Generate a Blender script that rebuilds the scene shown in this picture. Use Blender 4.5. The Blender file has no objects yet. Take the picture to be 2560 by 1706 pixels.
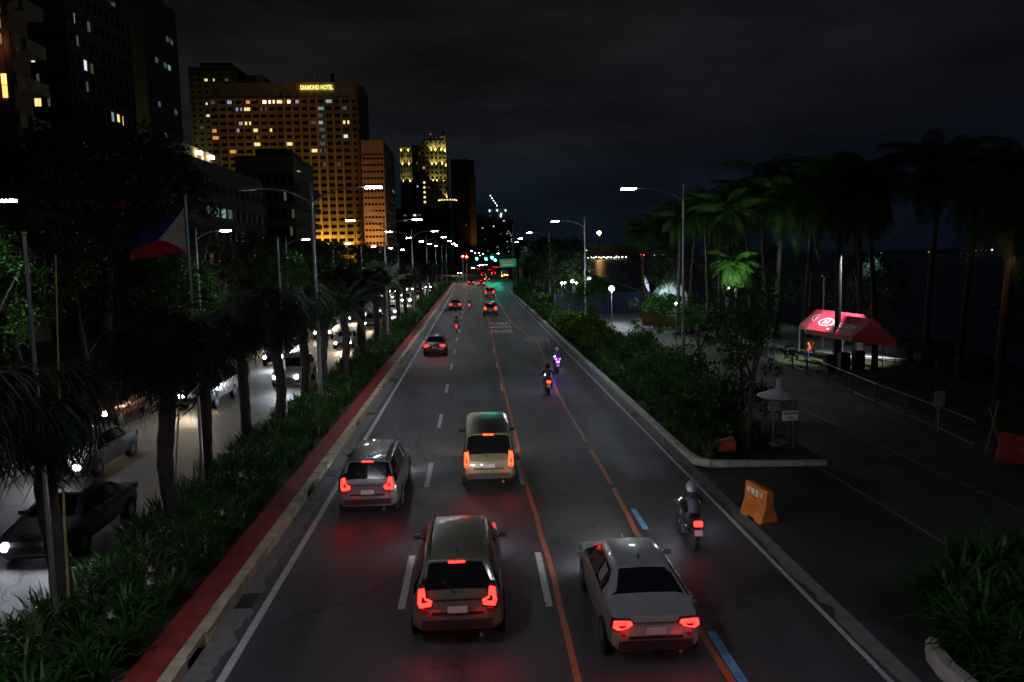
import bpy, bmesh, math, random
import numpy as np
from mathutils import Vector, Matrix, Euler
random.seed(7); rng=np.random.default_rng(7)
PI=math.pi
scene=bpy.context.scene
COL=scene.collection
# ------------------------------------------------------------------ camera
F=1960.0; CH=7.5; ROLL=0.0195
_u,_v=(1185-1280),(853-643.5)
_u0=_u*math.cos(ROLL)+_v*math.sin(ROLL); _v0=-_u*math.sin(ROLL)+_v*math.cos(ROLL)
PITCH=math.atan(_v0/F); YAW=math.atan(-_u0*math.cos(PITCH)/F)
FW=Vector((math.sin(YAW)*math.cos(PITCH),math.cos(YAW)*math.cos(PITCH),-math.sin(PITCH)))
_R0=Vector((math.cos(YAW),-math.sin(YAW),0)); _U0=_R0.cross(FW)
CR=_R0*math.cos(ROLL)-_U0*math.sin(ROLL); CU=_U0*math.cos(ROLL)+_R0*math.sin(ROLL)
CP=Vector((0,0,CH))
cam_data=bpy.data.cameras.new('camera'); cam=bpy.data.objects.new('camera',cam_data); COL.objects.link(cam)
cam_data.sensor_width=36; cam_data.lens=36*F/2560; cam_data.clip_start=0.2; cam_data.clip_end=30000
M=Matrix((CR,CU,-FW)).transposed().to_4x4(); M.translation=CP; cam.matrix_world=M
scene.camera=cam
def G(px,py,z=0.0):
    """ground point seen at a pixel of the photograph"""
    d=FW+CR*((px-1280)/F)+CU*((853-py)/F); return CP+d*((z-CH)/d.z)
def A(px,py,Y):
    d=FW+CR*((px-1280)/F)+CU*((853-py)/F); return CP+d*(Y/d.y)
# ------------------------------------------------------------------ night sky
world=bpy.data.worlds.new('World'); scene.world=world; world.use_nodes=True
nt=world.node_tree; nt.nodes.clear()
def N(t,**k):
    n=nt.nodes.new(t)
    for a,b in k.items(): setattr(n,a,b)
    return n
out=N('ShaderNodeOutputWorld'); bg=N('ShaderNodeBackground'); tc=N('ShaderNodeTexCoord'); sx=N('ShaderNodeSeparateXYZ')
ramp=N('ShaderNodeValToRGB'); cr=ramp.color_ramp
stops=[(0.0,(.0032,.0055,.0098)),(.09,(.0046,.0070,.0110)),(.15,(.0076,.0086,.0105)),(.24,(.0078,.0080,.0086)),(.42,(.0050,.0050,.0056)),(1,(.004,.004,.0045))]
cr.elements[0].position=stops[0][0]; cr.elements[0].color=stops[0][1]+(1,)
cr.elements[1].position=1; cr.elements[1].color=stops[-1][1]+(1,)
for p,c in stops[1:-1]:
    e=cr.elements.new(p); e.color=c+(1,)
mp=N('ShaderNodeMapping'); mp.inputs['Scale'].default_value=(2.2,2.2,9.0); mp.inputs['Rotation'].default_value=(0.05,0.06,0)
no=N('ShaderNodeTexNoise'); no.inputs['Scale'].default_value=1.3; no.inputs['Detail'].default_value=7; no.inputs['Roughness'].default_value=.55
cr2=N('ShaderNodeMapRange'); cr2.inputs['From Min'].default_value=.32; cr2.inputs['From Max'].default_value=.72; cr2.inputs['To Min'].default_value=.55; cr2.inputs['To Max'].default_value=1.8
mx=N('ShaderNodeMix',data_type='RGBA',blend_type='MULTIPLY'); mx.inputs[0].default_value=1
# warmer, dimmer towards the left (town), deep blue towards the bay
mr=N('ShaderNodeMapRange'); mr.inputs['From Min'].default_value=-.45; mr.inputs['From Max'].default_value=.62; mr.inputs['To Min'].default_value=0; mr.inputs['To Max'].default_value=1
tint=N('ShaderNodeValToRGB'); tint.color_ramp.elements[0].color=(1.05,.86,.86,1); tint.color_ramp.elements[1].color=(.40,.42,.62,1)
e=tint.color_ramp.elements.new(.5); e.color=(1,1,1.04,1)
mx2=N('ShaderNodeMix',data_type='RGBA',blend_type='MULTIPLY'); mx2.inputs[0].default_value=1
L=nt.links.new
L(tc.outputs['Generated'],sx.inputs[0]); L(sx.outputs['Z'],ramp.inputs[0]); L(tc.outputs['Generated'],mp.inputs[0]); L(mp.outputs[0],no.inputs[0])
L(no.outputs['Fac'],cr2.inputs['Value']); L(ramp.outputs[0],mx.inputs[6]); L(cr2.outputs[0],mx.inputs[7])
L(sx.outputs['X'],mr.inputs['Value']); L(mr.outputs[0],tint.inputs[0]); L(mx.outputs[2],mx2.inputs[6]); L(tint.outputs[0],mx2.inputs[7])
L(mx2.outputs[2],bg.inputs[0]); L(bg.outputs[0],out.inputs[0]); bg.inputs[1].default_value=1.0
scene.view_settings.view_transform='Standard'; scene.view_settings.look='None'; scene.view_settings.exposure=0; scene.view_settings.gamma=1
scene.render.engine='CYCLES'
cy=scene.cycles; cy.use_denoising=True; cy.max_bounces=5; cy.diffuse_bounces=2; cy.glossy_bounces=3; cy.transmission_bounces=4; cy.transparent_max_bounces=8
cy.use_light_tree=True; cy.sample_clamp_indirect=4; cy.caustics_reflective=False; cy.caustics_refractive=False
# ------------------------------------------------------------------ materials
MATS={}
def mat(name,col,rough=.7,metal=0,var=0,scale=3.0,bump=0,bscale=40,emit=None,es=0,spec=.4,coords='Object',detail=5,trans=0,stripe=None):
    if name in MATS: return MATS[name]
    m=bpy.data.materials.new(name); m.use_nodes=True; t=m.node_tree; b=t.nodes['Principled BSDF']
    b.inputs['Base Color'].default_value=tuple(col)+(1,); b.inputs['Roughness'].default_value=rough; b.inputs['Metallic'].default_value=metal
    b.inputs['Specular IOR Level'].default_value=spec
    if trans: b.inputs['Transmission Weight'].default_value=trans
    if emit: b.inputs['Emission Color'].default_value=tuple(emit)+(1,); b.inputs['Emission Strength'].default_value=es
    if var or bump:
        if coords=='World':
            tcn=t.nodes.new('ShaderNodeNewGeometry'); src=tcn.outputs['Position']
        else:
            tcn=t.nodes.new('ShaderNodeTexCoord'); src=tcn.outputs['Object']
    if var:
        n=t.nodes.new('ShaderNodeTexNoise'); n.inputs['Scale'].default_value=scale; n.inputs['Detail'].default_value=detail; n.inputs['Roughness'].default_value=.62
        t.links.new(src,n.inputs['Vector'])
        mrn=t.nodes.new('ShaderNodeMapRange'); mrn.inputs['From Min'].default_value=.3; mrn.inputs['From Max'].default_value=.7; mrn.inputs['To Min'].default_value=1-var; mrn.inputs['To Max'].default_value=1+var
        t.links.new(n.outputs['Fac'],mrn.inputs['Value'])
        mm=t.nodes.new('ShaderNodeMix'); mm.data_type='RGBA'; mm.blend_type='MULTIPLY'; mm.inputs[0].default_value=1
        mm.inputs[6].default_value=tuple(col)+(1,); t.links.new(mrn.outputs[0],mm.inputs[7]); t.links.new(mm.outputs[2],b.inputs['Base Color'])
    if bump:
        n2=t.nodes.new('ShaderNodeTexNoise'); n2.inputs['Scale'].default_value=bscale; n2.inputs['Detail'].default_value=3
        t.links.new(src,n2.inputs['Vector'])
        bp=t.nodes.new('ShaderNodeBump'); bp.inputs['Strength'].default_value=bump; bp.inputs['Distance'].default_value=.02
        t.links.new(n2.outputs['Fac'],bp.inputs['Height']); t.links.new(bp.outputs[0],b.inputs['Normal'])
    MATS[name]=m; return m
def asphalt(name,col,fine=.25,patch=.22,rough=.62):
    m=bpy.data.materials.new(name); m.use_nodes=True; t=m.node_tree; b=t.nodes['Principled BSDF']; l=t.links.new
    g=t.nodes.new('ShaderNodeNewGeometry')
    mpn=t.nodes.new('ShaderNodeMapping'); mpn.inputs['Scale'].default_value=(.55,.06,1); l(g.outputs['Position'],mpn.inputs[0])
    n1=t.nodes.new('ShaderNodeTexNoise'); n1.inputs['Scale'].default_value=1.2; n1.inputs['Detail'].default_value=6; l(mpn.outputs[0],n1.inputs['Vector'])
    n2=t.nodes.new('ShaderNodeTexNoise'); n2.inputs['Scale'].default_value=45; n2.inputs['Detail'].default_value=3; l(g.outputs['Position'],n2.inputs['Vector'])
    n3=t.nodes.new('ShaderNodeTexNoise'); n3.inputs['Scale'].default_value=.35; n3.inputs['Detail'].default_value=8; n3.inputs['Roughness'].default_value=.7; l(g.outputs['Position'],n3.inputs['Vector'])
    def mr_(src,lo,hi,a=.3,c=.7):
        r=t.nodes.new('ShaderNodeMapRange'); r.inputs['From Min'].default_value=a; r.inputs['From Max'].default_value=c; r.inputs['To Min'].default_value=lo; r.inputs['To Max'].default_value=hi; l(src,r.inputs['Value']); return r.outputs[0]
    def mul(a,c):
        r=t.nodes.new('ShaderNodeMath'); r.operation='MULTIPLY'; l(a,r.inputs[0]); l(c,r.inputs[1]); return r.outputs[0]
    k=mul(mul(mr_(n1.outputs['Fac'],1-patch,1+patch),mr_(n2.outputs['Fac'],1-fine,1+fine)),mr_(n3.outputs['Fac'],1-patch,1+patch))
    # cracks
    v=t.nodes.new('ShaderNodeTexVoronoi'); v.feature='DISTANCE_TO_EDGE'; v.inputs['Scale'].default_value=.16
    nz=t.nodes.new('ShaderNodeTexNoise'); nz.inputs['Scale'].default_value=1.3; nz.inputs['Detail'].default_value=6; l(g.outputs['Position'],nz.inputs['Vector'])
    vm=t.nodes.new('ShaderNodeVectorMath'); vm.operation='MULTIPLY_ADD'; vm.inputs[1].default_value=(1.6,1.6,1.6); l(nz.outputs['Color'],vm.inputs[0]); l(g.outputs['Position'],vm.inputs[2])
    l(vm.outputs[0],v.inputs['Vector'])
    k=mul(k,mr_(v.outputs['Distance'],.38,1,0.0,.011))
    mm=t.nodes.new('ShaderNodeMix'); mm.data_type='RGBA'; mm.blend_type='MULTIPLY'; mm.inputs[0].default_value=1; mm.inputs[6].default_value=tuple(col)+(1,)
    l(k,mm.inputs[7]); l(mm.outputs[2],b.inputs['Base Color'])
    l(mr_(n3.outputs['Fac'],rough-.12,rough+.12),b.inputs['Roughness'])
    bp=t.nodes.new('ShaderNodeBump'); bp.inputs['Strength'].default_value=.5; bp.inputs['Distance'].default_value=.014; l(n2.outputs['Fac'],bp.inputs['Height']); l(bp.outputs[0],b.inputs['Normal'])
    MATS[name]=m; return m
def paint(name,col,wear=.35):
    """road paint, worn through in flecks"""
    m=mat(name,col,.6,var=.15,scale=2.5,coords='World'); t=m.node_tree; b=t.nodes['Principled BSDF']; l=t.links.new
    g=t.nodes.new('ShaderNodeNewGeometry'); n=t.nodes.new('ShaderNodeTexNoise'); n.inputs['Scale'].default_value=9; n.inputs['Detail'].default_value=8; n.inputs['Roughness'].default_value=.75
    l(g.outputs['Position'],n.inputs['Vector'])
    r=t.nodes.new('ShaderNodeMapRange'); r.inputs['From Min'].default_value=wear-.015; r.inputs['From Max'].default_value=wear+.03; l(n.outputs['Fac'],r.inputs['Value'])
    tr=t.nodes.new('ShaderNodeBsdfTransparent'); ms=t.nodes.new('ShaderNodeMixShader'); o=t.nodes['Material Output']
    l(r.outputs[0],ms.inputs[0]); l(tr.outputs[0],ms.inputs[1]); l(b.outputs[0],ms.inputs[2]); l(ms.outputs[0],o.inputs['Surface'])
    return m
def leafmat(name,col,var=.5,scale=1.5,tl=.35,rough=.5):
    m=mat(name,col,rough,spec=.22,var=var,scale=scale,coords='World',detail=3); t=m.node_tree; b=t.nodes['Principled BSDF']; l=t.links.new
    o=t.nodes['Material Output']; tr=t.nodes.new('ShaderNodeBsdfTranslucent'); ms=t.nodes.new('ShaderNodeMixShader'); ms.inputs[0].default_value=tl
    src=b.inputs['Base Color'].links[0].from_socket
    l(src,tr.inputs['Color']); l(b.outputs[0],ms.inputs[1]); l(tr.outputs[0],ms.inputs[2]); l(ms.outputs[0],o.inputs['Surface'])
    return m
def emis(name,col,s): return mat(name,(.02,.02,.02),.5,emit=col,es=s)
# ------------------------------------------------------------------ mesh helpers
class MB:
    def __init__(s): s.v=[]; s.f=[]; s.m=[]; s.n=0
    def add(s,verts,faces,mi=0):
        verts=np.asarray(verts,float).reshape(-1,3); o=s.n; s.v.append(verts); s.n+=len(verts)
        for f in faces: s.f.append([i+o for i in f]); s.m.append(mi)
        return s
    def box(s,x0,x1,y0,y1,z0,z1,mi=0):
        v=[(x,y,z) for z in (z0,z1) for y in (y0,y1) for x in (x0,x1)]
        return s.add(v,[(0,2,3,1),(4,5,7,6),(0,1,5,4),(2,6,7,3),(0,4,6,2),(1,3,7,5)],mi)
    def obox(s,c,sx,sy,sz,rz=0,rx=0,ry=0,mi=0):
        E=np.array(Euler((rx,ry,rz)).to_matrix()); v=np.array([(x,y,z) for z in (-.5,.5) for y in (-.5,.5) for x in (-.5,.5)])*np.array([sx,sy,sz])
        return s.add(v@E.T+np.array(c),[(0,2,3,1),(4,5,7,6),(0,1,5,4),(2,6,7,3),(0,4,6,2),(1,3,7,5)],mi)
    def tube(s,pts,rad,n=8,caps=True,mi=0):
        pts=[Vector(p) for p in pts]; rad=[rad]*len(pts) if not hasattr(rad,'__len__') else rad
        rings=[]; up=None
        for i,p in enumerate(pts):
            d=(pts[min(i+1,len(pts)-1)]-pts[max(i-1,0)]).normalized()
            a=Vector((1,0,0)) if abs(d.x)<.9 else Vector((0,1,0))
            if up is not None: a=up
            x=(a-d*a.dot(d)).normalized(); y=d.cross(x); up=x
            rings+= [p+(x*math.cos(2*PI*k/n)+y*math.sin(2*PI*k/n))*rad[i] for k in range(n)]
        f=[]
        for i in range(len(pts)-1):
            for k in range(n): f.append((i*n+k,i*n+(k+1)%n,(i+1)*n+(k+1)%n,(i+1)*n+k))
        if caps: f.append(tuple(range(n))[::-1]); f.append(tuple(range((len(pts)-1)*n,len(pts)*n)))
        return s.add([tuple(r) for r in rings],f,mi)
    def lathe(s,prof,c=(0,0,0),axis='z',n=16,mi=0):
        v=[]
        for r,h in prof:
            for k in range(n):
                a=2*PI*k/n; x,y=r*math.cos(a),r*math.sin(a)
                v.append((c[0]+x,c[1]+y,c[2]+h) if axis=='z' else ((c[0]+h,c[1]+x,c[2]+y) if axis=='x' else (c[0]+y,c[1]+h,c[2]+x)))
        f=[(i*n+k,i*n+(k+1)%n,(i+1)*n+(k+1)%n,(i+1)*n+k) for i in range(len(prof)-1) for k in range(n)]
        if prof[0][0]>1e-4: f.append(tuple(range(n))[::-1])
        if prof[-1][0]>1e-4: f.append(tuple(range((len(prof)-1)*n,len(prof)*n)))
        return s.add(v,f,mi)
    def poly(s,pts,z0,z1,mi=0):
        """prism over a plan outline (counter-clockwise)"""
        n=len(pts); v=[(p[0],p[1],z0) for p in pts]+[(p[0],p[1],z1) for p in pts]
        f=[tuple(range(n))[::-1],tuple(range(n,2*n))]+[(i,(i+1)%n,n+(i+1)%n,n+i) for i in range(n)]
        return s.add(v,f,mi)
    def xz(s,pts,y0,y1,mi=0):
        n=len(pts); v=[(p[0],y0,p[1]) for p in pts]+[(p[0],y1,p[1]) for p in pts]
        return s.add(v,[tuple(range(n)),tuple(range(n,2*n))[::-1]]+[(i,n+i,n+(i+1)%n,(i+1)%n) for i in range(n)],mi)
    def quad(s,a,b,c,d,mi=0): return s.add([a,b,c,d],[(0,1,2,3)],mi)
    def inst(s,base,T,mi=0):
        """many transformed copies of base=(verts, faces); T: (n,4,4)"""
        bv,bf=base; bv=np.asarray(bv,float); nv=len(bv); T=np.asarray(T)
        V=np.einsum('nij,kj->nki',T[:,:3,:3],bv)+T[:,None,:3,3]
        o=s.n; s.v.append(V.reshape(-1,3)); s.n+=nv*len(T)
        for i in range(len(T)):
            for f in bf: s.f.append([o+i*nv+k for k in f]); s.m.append(mi)
        return s
    def mesh(s,name,mats,smooth=False,angle=40):
        me=bpy.data.meshes.new(name); V=np.concatenate(s.v) if s.v else np.zeros((0,3))
        me.from_pydata(V.tolist(),[],s.f)
        if not isinstance(mats,(list,tuple)): mats=[mats]
        for m in mats: me.materials.append(m)
        if len(mats)>1: me.polygons.foreach_set('material_index',s.m)
        if smooth:
            me.polygons.foreach_set('use_smooth',[True]*len(me.polygons))
            try: me.set_sharp_from_angle(angle=math.radians(angle))
            except Exception: pass
        me.update(); return me
    def build(s,name,mats,parent=None,smooth=False,loc=None,angle=40):
        o=bpy.data.objects.new(name,s.mesh(name,mats,smooth,angle)); COL.objects.link(o)
        if parent is not None: o.parent=parent
        if loc is not None: o.location=loc
        return o
def tag(o,label=None,cat=None,group=None,kind=None):
    if label: o['label']=label
    if cat: o['category']=cat
    if group: o['group']=group
    if kind: o['kind']=kind
    return o
def thing(name,label,cat,loc=(0,0,0),rz=0,group=None):
    o=bpy.data.objects.new(name,None); COL.objects.link(o); o.location=loc; o.rotation_euler=(0,0,rz); o.empty_display_size=.3
    return tag(o,label,cat,group)
def copy_tree(o,parent=None):
    c=o.copy(); COL.objects.link(c)
    if parent is not None: c.parent=parent
    for ch in list(o.children): copy_tree(ch,c)
    return c
def place(proto,first,loc,rz=0,label=None,scale=1,cat=None,group=None):
    o=proto if first else copy_tree(proto)
    o.location=loc; o.rotation_euler=(0,0,rz); o.scale=(scale,)*3 if not hasattr(scale,'__len__') else scale
    if label: o['label']=label
    if cat: o['category']=cat
    if group: o['group']=group
    return o
def struct(mb,name,m,**k):
    o=mb.build(name,m,**k); o['kind']='structure'; return o
def lamp_light(name,kind,loc,energy,col,parent=None,size=.2,rot=(0,0,0),spot=None,blend=.5):
    d=bpy.data.lights.new(name,kind); d.energy=energy; d.color=col
    if kind=='AREA': d.size=size
    else: d.shadow_soft_size=size
    if spot: d.spot_size=math.radians(spot); d.spot_blend=blend
    o=bpy.data.objects.new(name,d); COL.objects.link(o); o.location=loc; o.rotation_euler=rot
    if parent is not None: o.parent=parent
    return o
def aim(d):
    """euler for a lamp so that its -Z looks along d"""
    return Vector(d).to_track_quat('-Z','Y').to_euler()
def text_mb(s,size,extrude=0,thick=0,align='CENTER',sx=1.0):
    c=bpy.data.curves.new('t','FONT'); c.body=s; c.size=size; c.align_x=align; c.align_y='CENTER'; c.extrude=extrude; c.offset=thick; c.resolution_u=3
    o=bpy.data.objects.new('t',c); COL.objects.link(o)
    dg=bpy.context.evaluated_depsgraph_get(); me=bpy.data.meshes.new_from_object(o.evaluated_get(dg))
    v=np.array([tuple(p.co) for p in me.vertices]); f=[tuple(p.vertices) for p in me.polygons]
    bpy.data.objects.remove(o); bpy.data.curves.remove(c); bpy.data.meshes.remove(me)
    v[:,0]*=sx
    return v,f
ORD=['nearest','second','third','fourth','fifth','sixth','seventh','eighth','ninth','tenth','eleventh','twelfth','thirteenth','fourteenth','fifteenth','sixteenth','seventeenth','eighteenth','nineteenth','twentieth','twenty-first','twenty-second','twenty-third','twenty-fourth','twenty-fifth','twenty-sixth','twenty-seventh','twenty-eighth']
def TR(pos,rz=0,rx=0,ry=0,s=1.0):
    m=np.eye(4); m[:3,:3]=np.array(Euler((rx,ry,rz)).to_matrix())*s; m[:3,3]=pos; return m
# ================================================================== SETTING
M_asph=asphalt('asphalt',(.054,.049,.055),fine=.4,patch=.46); M_asph_left=asphalt('asphalt_pale',(.085,.08,.076),fine=.4,patch=.12,rough=.75)
M_apron=asphalt('asphalt_driveway',(.034,.034,.040),fine=.3,patch=.3,rough=.7)
M_conc=mat('concrete_gutter',(.17,.16,.155),.85,var=.30,scale=4.5,bump=.5,bscale=14,coords='World',detail=9)
M_conc2=mat('concrete_paving',(.060,.064,.070),.8,var=.6,scale=.35,bump=.3,bscale=20,coords='World',detail=9)
M_kerb=mat('kerb_concrete',(.42,.37,.26),.85,var=.4,scale=1.6,bump=.6,bscale=9,coords='World',detail=8)
M_kerbw=mat('kerb_whitewash',(.50,.50,.44),.8,var=.35,scale=3,bump=.6,bscale=10,coords='World',detail=8)
M_red=mat('red_path_paint',(.27,.030,.020),.75,var=.42,scale=2.2,bump=.2,bscale=30,coords='World',detail=8)
M_soil=mat('soil',(.035,.028,.02),.95,var=.4,scale=2,bump=.6,bscale=12,coords='World')
M_lawn=mat('lawn_base',(.03,.035,.012),.95,var=.5,scale=1,coords='World',bump=.6,bscale=25)
M_land=mat('land',(.03,.03,.03),.95,var=.3,scale=.05,coords='World')
M_white=paint('road_paint_white',(.46,.44,.42),.38); M_orange=paint('road_paint_orange',(.42,.12,.05),.38); M_blue=paint('road_paint_blue',(.12,.33,.58),.40)
M_faded=paint('road_paint_faded',(.40,.39,.38),.46)
def strip(pts_l,pts_r,z,name,m):
    b=MB(); n=len(pts_l); b.add([(p[0],p[1],z) for p in pts_l]+[(p[0],p[1],z) for p in pts_r],[(i,n+i,n+i+1,i+1) for i in range(n-1)])
    return struct(b,name,m)
# coast line: land sheet left of it, bay right of it
coast=[(31,-300),(31,70),(32,120),(44,300),(70,500),(140,1000),(214,1500),(260,2600),(330,6000)]
cxs=[c[0] for c in coast]
strip([(-6000,c[1]) for c in coast],coast,-.30,'ground',M_land)
mw=bpy.data.materials.new('sea'); mw.use_nodes=True; t=mw.node_tree; b=t.nodes['Principled BSDF']; b.inputs['Base Color'].default_value=(.004,.006,.010,1); b.inputs['Roughness'].default_value=.28
g=t.nodes.new('ShaderNodeNewGeometry'); n=t.nodes.new('ShaderNodeTexNoise'); n.inputs['Scale'].default_value=.35; n.inputs['Detail'].default_value=5; bp=t.nodes.new('ShaderNodeBump'); bp.inputs['Strength'].default_value=.6; bp.inputs['Distance'].default_value=.5
t.links.new(g.outputs['Position'],n.inputs['Vector']); t.links.new(n.outputs['Fac'],bp.inputs['Height']); t.links.new(bp.outputs[0],b.inputs['Normal'])
b=MB(); b.quad((20,-300,-1.6),(14000,-300,-1.6),(14000,15000,-1.6),(20,15000,-1.6)); struct(b,'water',mw)
b=MB()
for i in range(len(coast)-1):
    (x0,y0),(x1,y1)=coast[i],coast[i+1]; b.add([(x0,y0,-3),(x1,y1,-3),(x1,y1,.35),(x0,y0,.35),(x0-.6,y0,.35),(x1-.6,y1,.35),(x0-.6,y0,-.3),(x1-.6,y1,-.3)],[(0,1,2,3),(3,2,5,4),(4,5,7,6)])
o=b.build('sea_wall',M_conc2); tag(o,'low concrete sea wall running along the edge of the dark bay','sea wall')
# main road and the opposite carriageway
strip([(-5.45,-40),(-5.45,240),(-6.0,262),(-5.45,300),(-6,900)],[(7.62,-40),(7.62,150),(8.6,180),(11.5,225),(13,900)],0,'road',M_asph)
strip([(-20.6,-40),(-20.6,235),(-20,900)],[(-9.35,-40),(-9.35,235),(-6.4,900)],0,'opposite_road',M_asph_left)
strip([(-90,242),(-90,300)],[(-6.2,242),(-6.2,300)],.004,'crossing_road',M_asph)
b=MB(); ys=np.arange(-30,200,.22); n=len(ys); rag=-5.02+.05*np.sin(ys*.9)+.045*rng.standard_normal(n)+.05*np.sin(ys*5.1)
b.add([(-5.46,y,.004) for y in ys]+[(r,y,.004) for r,y in zip(rag,ys)],[(i,n+i,n+i+1,i+1) for i in range(n-1)]); struct(b,'gutter',M_conc)
# right gutter with a ragged edge
b=MB(); ys=np.arange(-30,150,.35); rag=7.27+.07*np.sin(ys*1.7)+.05*rng.standard_normal(len(ys)); v=[(r,y,.005) for r,y in zip(rag,ys)]+[(7.62 if y<8 or y>27 else 7.60,y,.005) for y in ys]; n=len(ys)
b.add(v,[(i,n+i,n+i+1,i+1) for i in range(n-1)]); struct(b,'gutter_right',M_conc)
# median: kerb, red path, planting soil, far kerb
b=MB()
for k in range(0,115):      # kerb stones 2 m long with small joints, drain gaps
    y0=-8+k*1.05*2; y1=y0+2.1
    for q in range(2):
        a_=y0+q*1.05; c_=a_+1.03; jx,jz=rng.normal(0,.009),rng.normal(0,.008)
        if k%5==0 and q: b.box(-5.72,-5.5,a_,c_,.12,.235); continue
        b.box(-5.72,-5.46+jx,a_,c_,-.1,.235+jz)
        if rng.random()<.3: b.box(-5.47+jx,-5.45+jx,a_+.1,a_+.1+rng.uniform(.1,.5),-.1,rng.uniform(.06,.16))
struct(b,'kerb',M_kerb)
b=MB(); b.box(-6.42,-5.72,-8,233,-.1,.165); struct(b,'path',M_red)
b=MB(); b.box(-9.15,-6.42,-8,233,-.1,.12); struct(b,'planting_bed',M_soil)
b=MB(); b.box(-9.35,-9.15,-8,233,-.1,.2); struct(b,'kerb_far',M_conc)
b=MB(); b.box(-24.5,-20.6,-40,600,-.2,.14); struct(b,'pavement',M_conc2)
# right side: planting strip behind a kerb, driveway, promenade, lawn
kr=[(7.66,250),(11.6,250)]
b=MB()
isl=[(7.9,27.6),(8.3,27.0),(12.3,26.6),(12.4,34),(12.3,70),(13.5,130),(16,235),(12.2,235),(9.2,180),(7.95,150)]
b.poly(isl,-.1,.12); struct(b,'planting_strip',M_soil)
b=MB(); path=[(7.74,150),(7.74,28.0),(7.85,27.3),(8.3,26.85),(10.2,26.5),(12.2,26.35)]
for i in range(len(path)-1):
    p,q=Vector(path[i]),Vector(path[i+1]); d=(q-p).normalized(); nn=Vector((-d.y,d.x))*.11; L_=(q-p).length; k=max(1,int(L_/1.5))
    for j in range(k):
        a=p+(q-p)*(j/k)-d*(.0 if j else .05); c=p+(q-p)*((j+1)/k)-d*.03
        jj=rng.uniform(-.012,.012,2)
        b.poly([tuple(a+nn+Vector((jj[0],0))),tuple(a-nn+Vector((jj[0],0))),tuple(c-nn+Vector((jj[1],0))),tuple(c+nn+Vector((jj[1],0)))][::1],-.1,.17+rng.uniform(-.015,.015))
struct(b,'kerb_right',M_kerbw)
b=MB(); b.poly([(7.62,-5),(13.0,-5),(13.0,26.4),(7.62,26.4)],-.1,.008); struct(b,'driveway',M_apron)
b=MB(); b.poly([(11.7,-5),(19.6,-5),(20.4,52),(19.5,85),(24,130),(24,235),(16.2,235),(13.6,130),(12.5,70),(12.5,30),(11.9,26)],-.1,.014); struct(b,'service_road',M_conc2)
for (x0,y0),(x1,y1) in (((11.8,-2),(11.9,26.5)),((15.4,-2),(15.4,40))):
    b=MB(); b.box(x0-.05,x0+.06,y0,y1,.0,.02); struct(b,'paving_joint',M_conc)
b=MB(); b.poly([(19.6,-5),(31,-5),(30.8,48.0),(25,53.5),(22,62),(20.4,52)],-.1,.06); struct(b,'lawn',M_lawn)
M_prom=mat('promenade_paving',(.30,.33,.34),.7,var=.3,scale=.8,coords='World',bump=.2,bscale=18,detail=8)
b=MB(); b.poly([(22,62),(25,53.5),(30.8,48.0),(31,95),(20.5,95)],-.1,.065); struct(b,'promenade',M_prom)
b=MB()
for q in range(3):
    a=Vector((24.9-.3*q,53.4-.6*q+1.2,0))
    b.tube([(22.1,61.5,.1+.12),(24.95,53.35,.22),(30.6,47.9,.22)],.09,6)
    break
o=b.build('promenade_edging',mat('edging_white',(.6,.6,.55),.7)); o['kind']='structure'
# ---- painted markings
z=.005
b=MB(); b.box(-4.82,-4.66,-20,120,z,z+.001); b.add([(-4.82,120,z),(-4.66,120,z),(-4.9,200,z),(-5.05,200,z)],[(0,1,2,3)]); struct(b,'marking_edge_left',M_white)
b=MB(); b.box(7.02,7.13,-20,135,z,z+.001); b.add([(7.02,135,z),(7.13,135,z),(8.1,185,z),(7.99,185,z)],[(0,1,2,3)]); struct(b,'marking_edge_right',M_white)
b=MB()
for k in range(-3,26):
    y0=16.25+9.03*k
    if y0<215: b.box(-1.83,-1.67,y0,y0+3.05,z,z+.001)
struct(b,'marking_lane_left',M_white)
b=MB()
for k in (-1,0,1): b.box(1.36,1.51,16.1+9.1*k,19.2+9.1*k,z,z+.001)
for y0 in (43.5,52.7,61.5): b.box(1.36,1.48,y0,y0+2.6,z,z+.001)
struct(b,'marking_lane_middle',M_white)
b=MB(); b.box(4.44,4.62,16.0,19.05,z,z+.001); struct(b,'marking_lane_right',M_faded)
b=MB(); b.box(4.44,4.60,20.6,22.35,z,z+.001); b.box(4.44,4.62,12.5,14.7,z,z+.001); struct(b,'marking_blue',M_blue)
def wavy(xy,w,z_,name,m):
    b=MB(); P=[]; Q=[]
    for i in range(len(xy)-1):
        (xa,ya),(xb,yb)=xy[i],xy[i+1]; k=max(1,int((yb-ya)/1.3))
        for j in range(k):
            s=j/k; x=xa+(xb-xa)*s+rng.normal(0,.012); y=ya+(yb-ya)*s; P.append((x-w/2,y,z_)); Q.append((x+w/2,y,z_))
    P.append((xy[-1][0]-w/2,xy[-1][1],z_)); Q.append((xy[-1][0]+w/2,xy[-1][1],z_)); n=len(P)
    b.add(P+Q,[(i,n+i,n+i+1,i+1) for i in range(n-1)]); struct(b,name,m)
wavy([(1.64,0),(1.66,19),(1.56,25),(1.55,34),(1.5,60),(1.58,94),(1.2,112),(1.05,130),(1.25,165),(1.3,200)],.13,z+.004,'marking_orange_left',M_orange)
wavy([(4.36,0),(4.33,14.4),(4.22,20.5),(4.32,24.5)],.14,z+.004,'marking_orange_right',M_orange)
wavy([(4.32,24.9),(4.33,29.6)],.14,z+.004,'marking_orange_right',M_orange)
wavy([(4.33,30.8),(4.4,42),(5.0,58),(5.3,68),(4.55,80),(4.1,90),(4.0,100)],.13,z+.004,'marking_orange_right',M_orange)
wavy([(3.44,14.2),(3.8,20.3)],.06,z,'marking_thin',M_faded)
b=MB()
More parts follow.
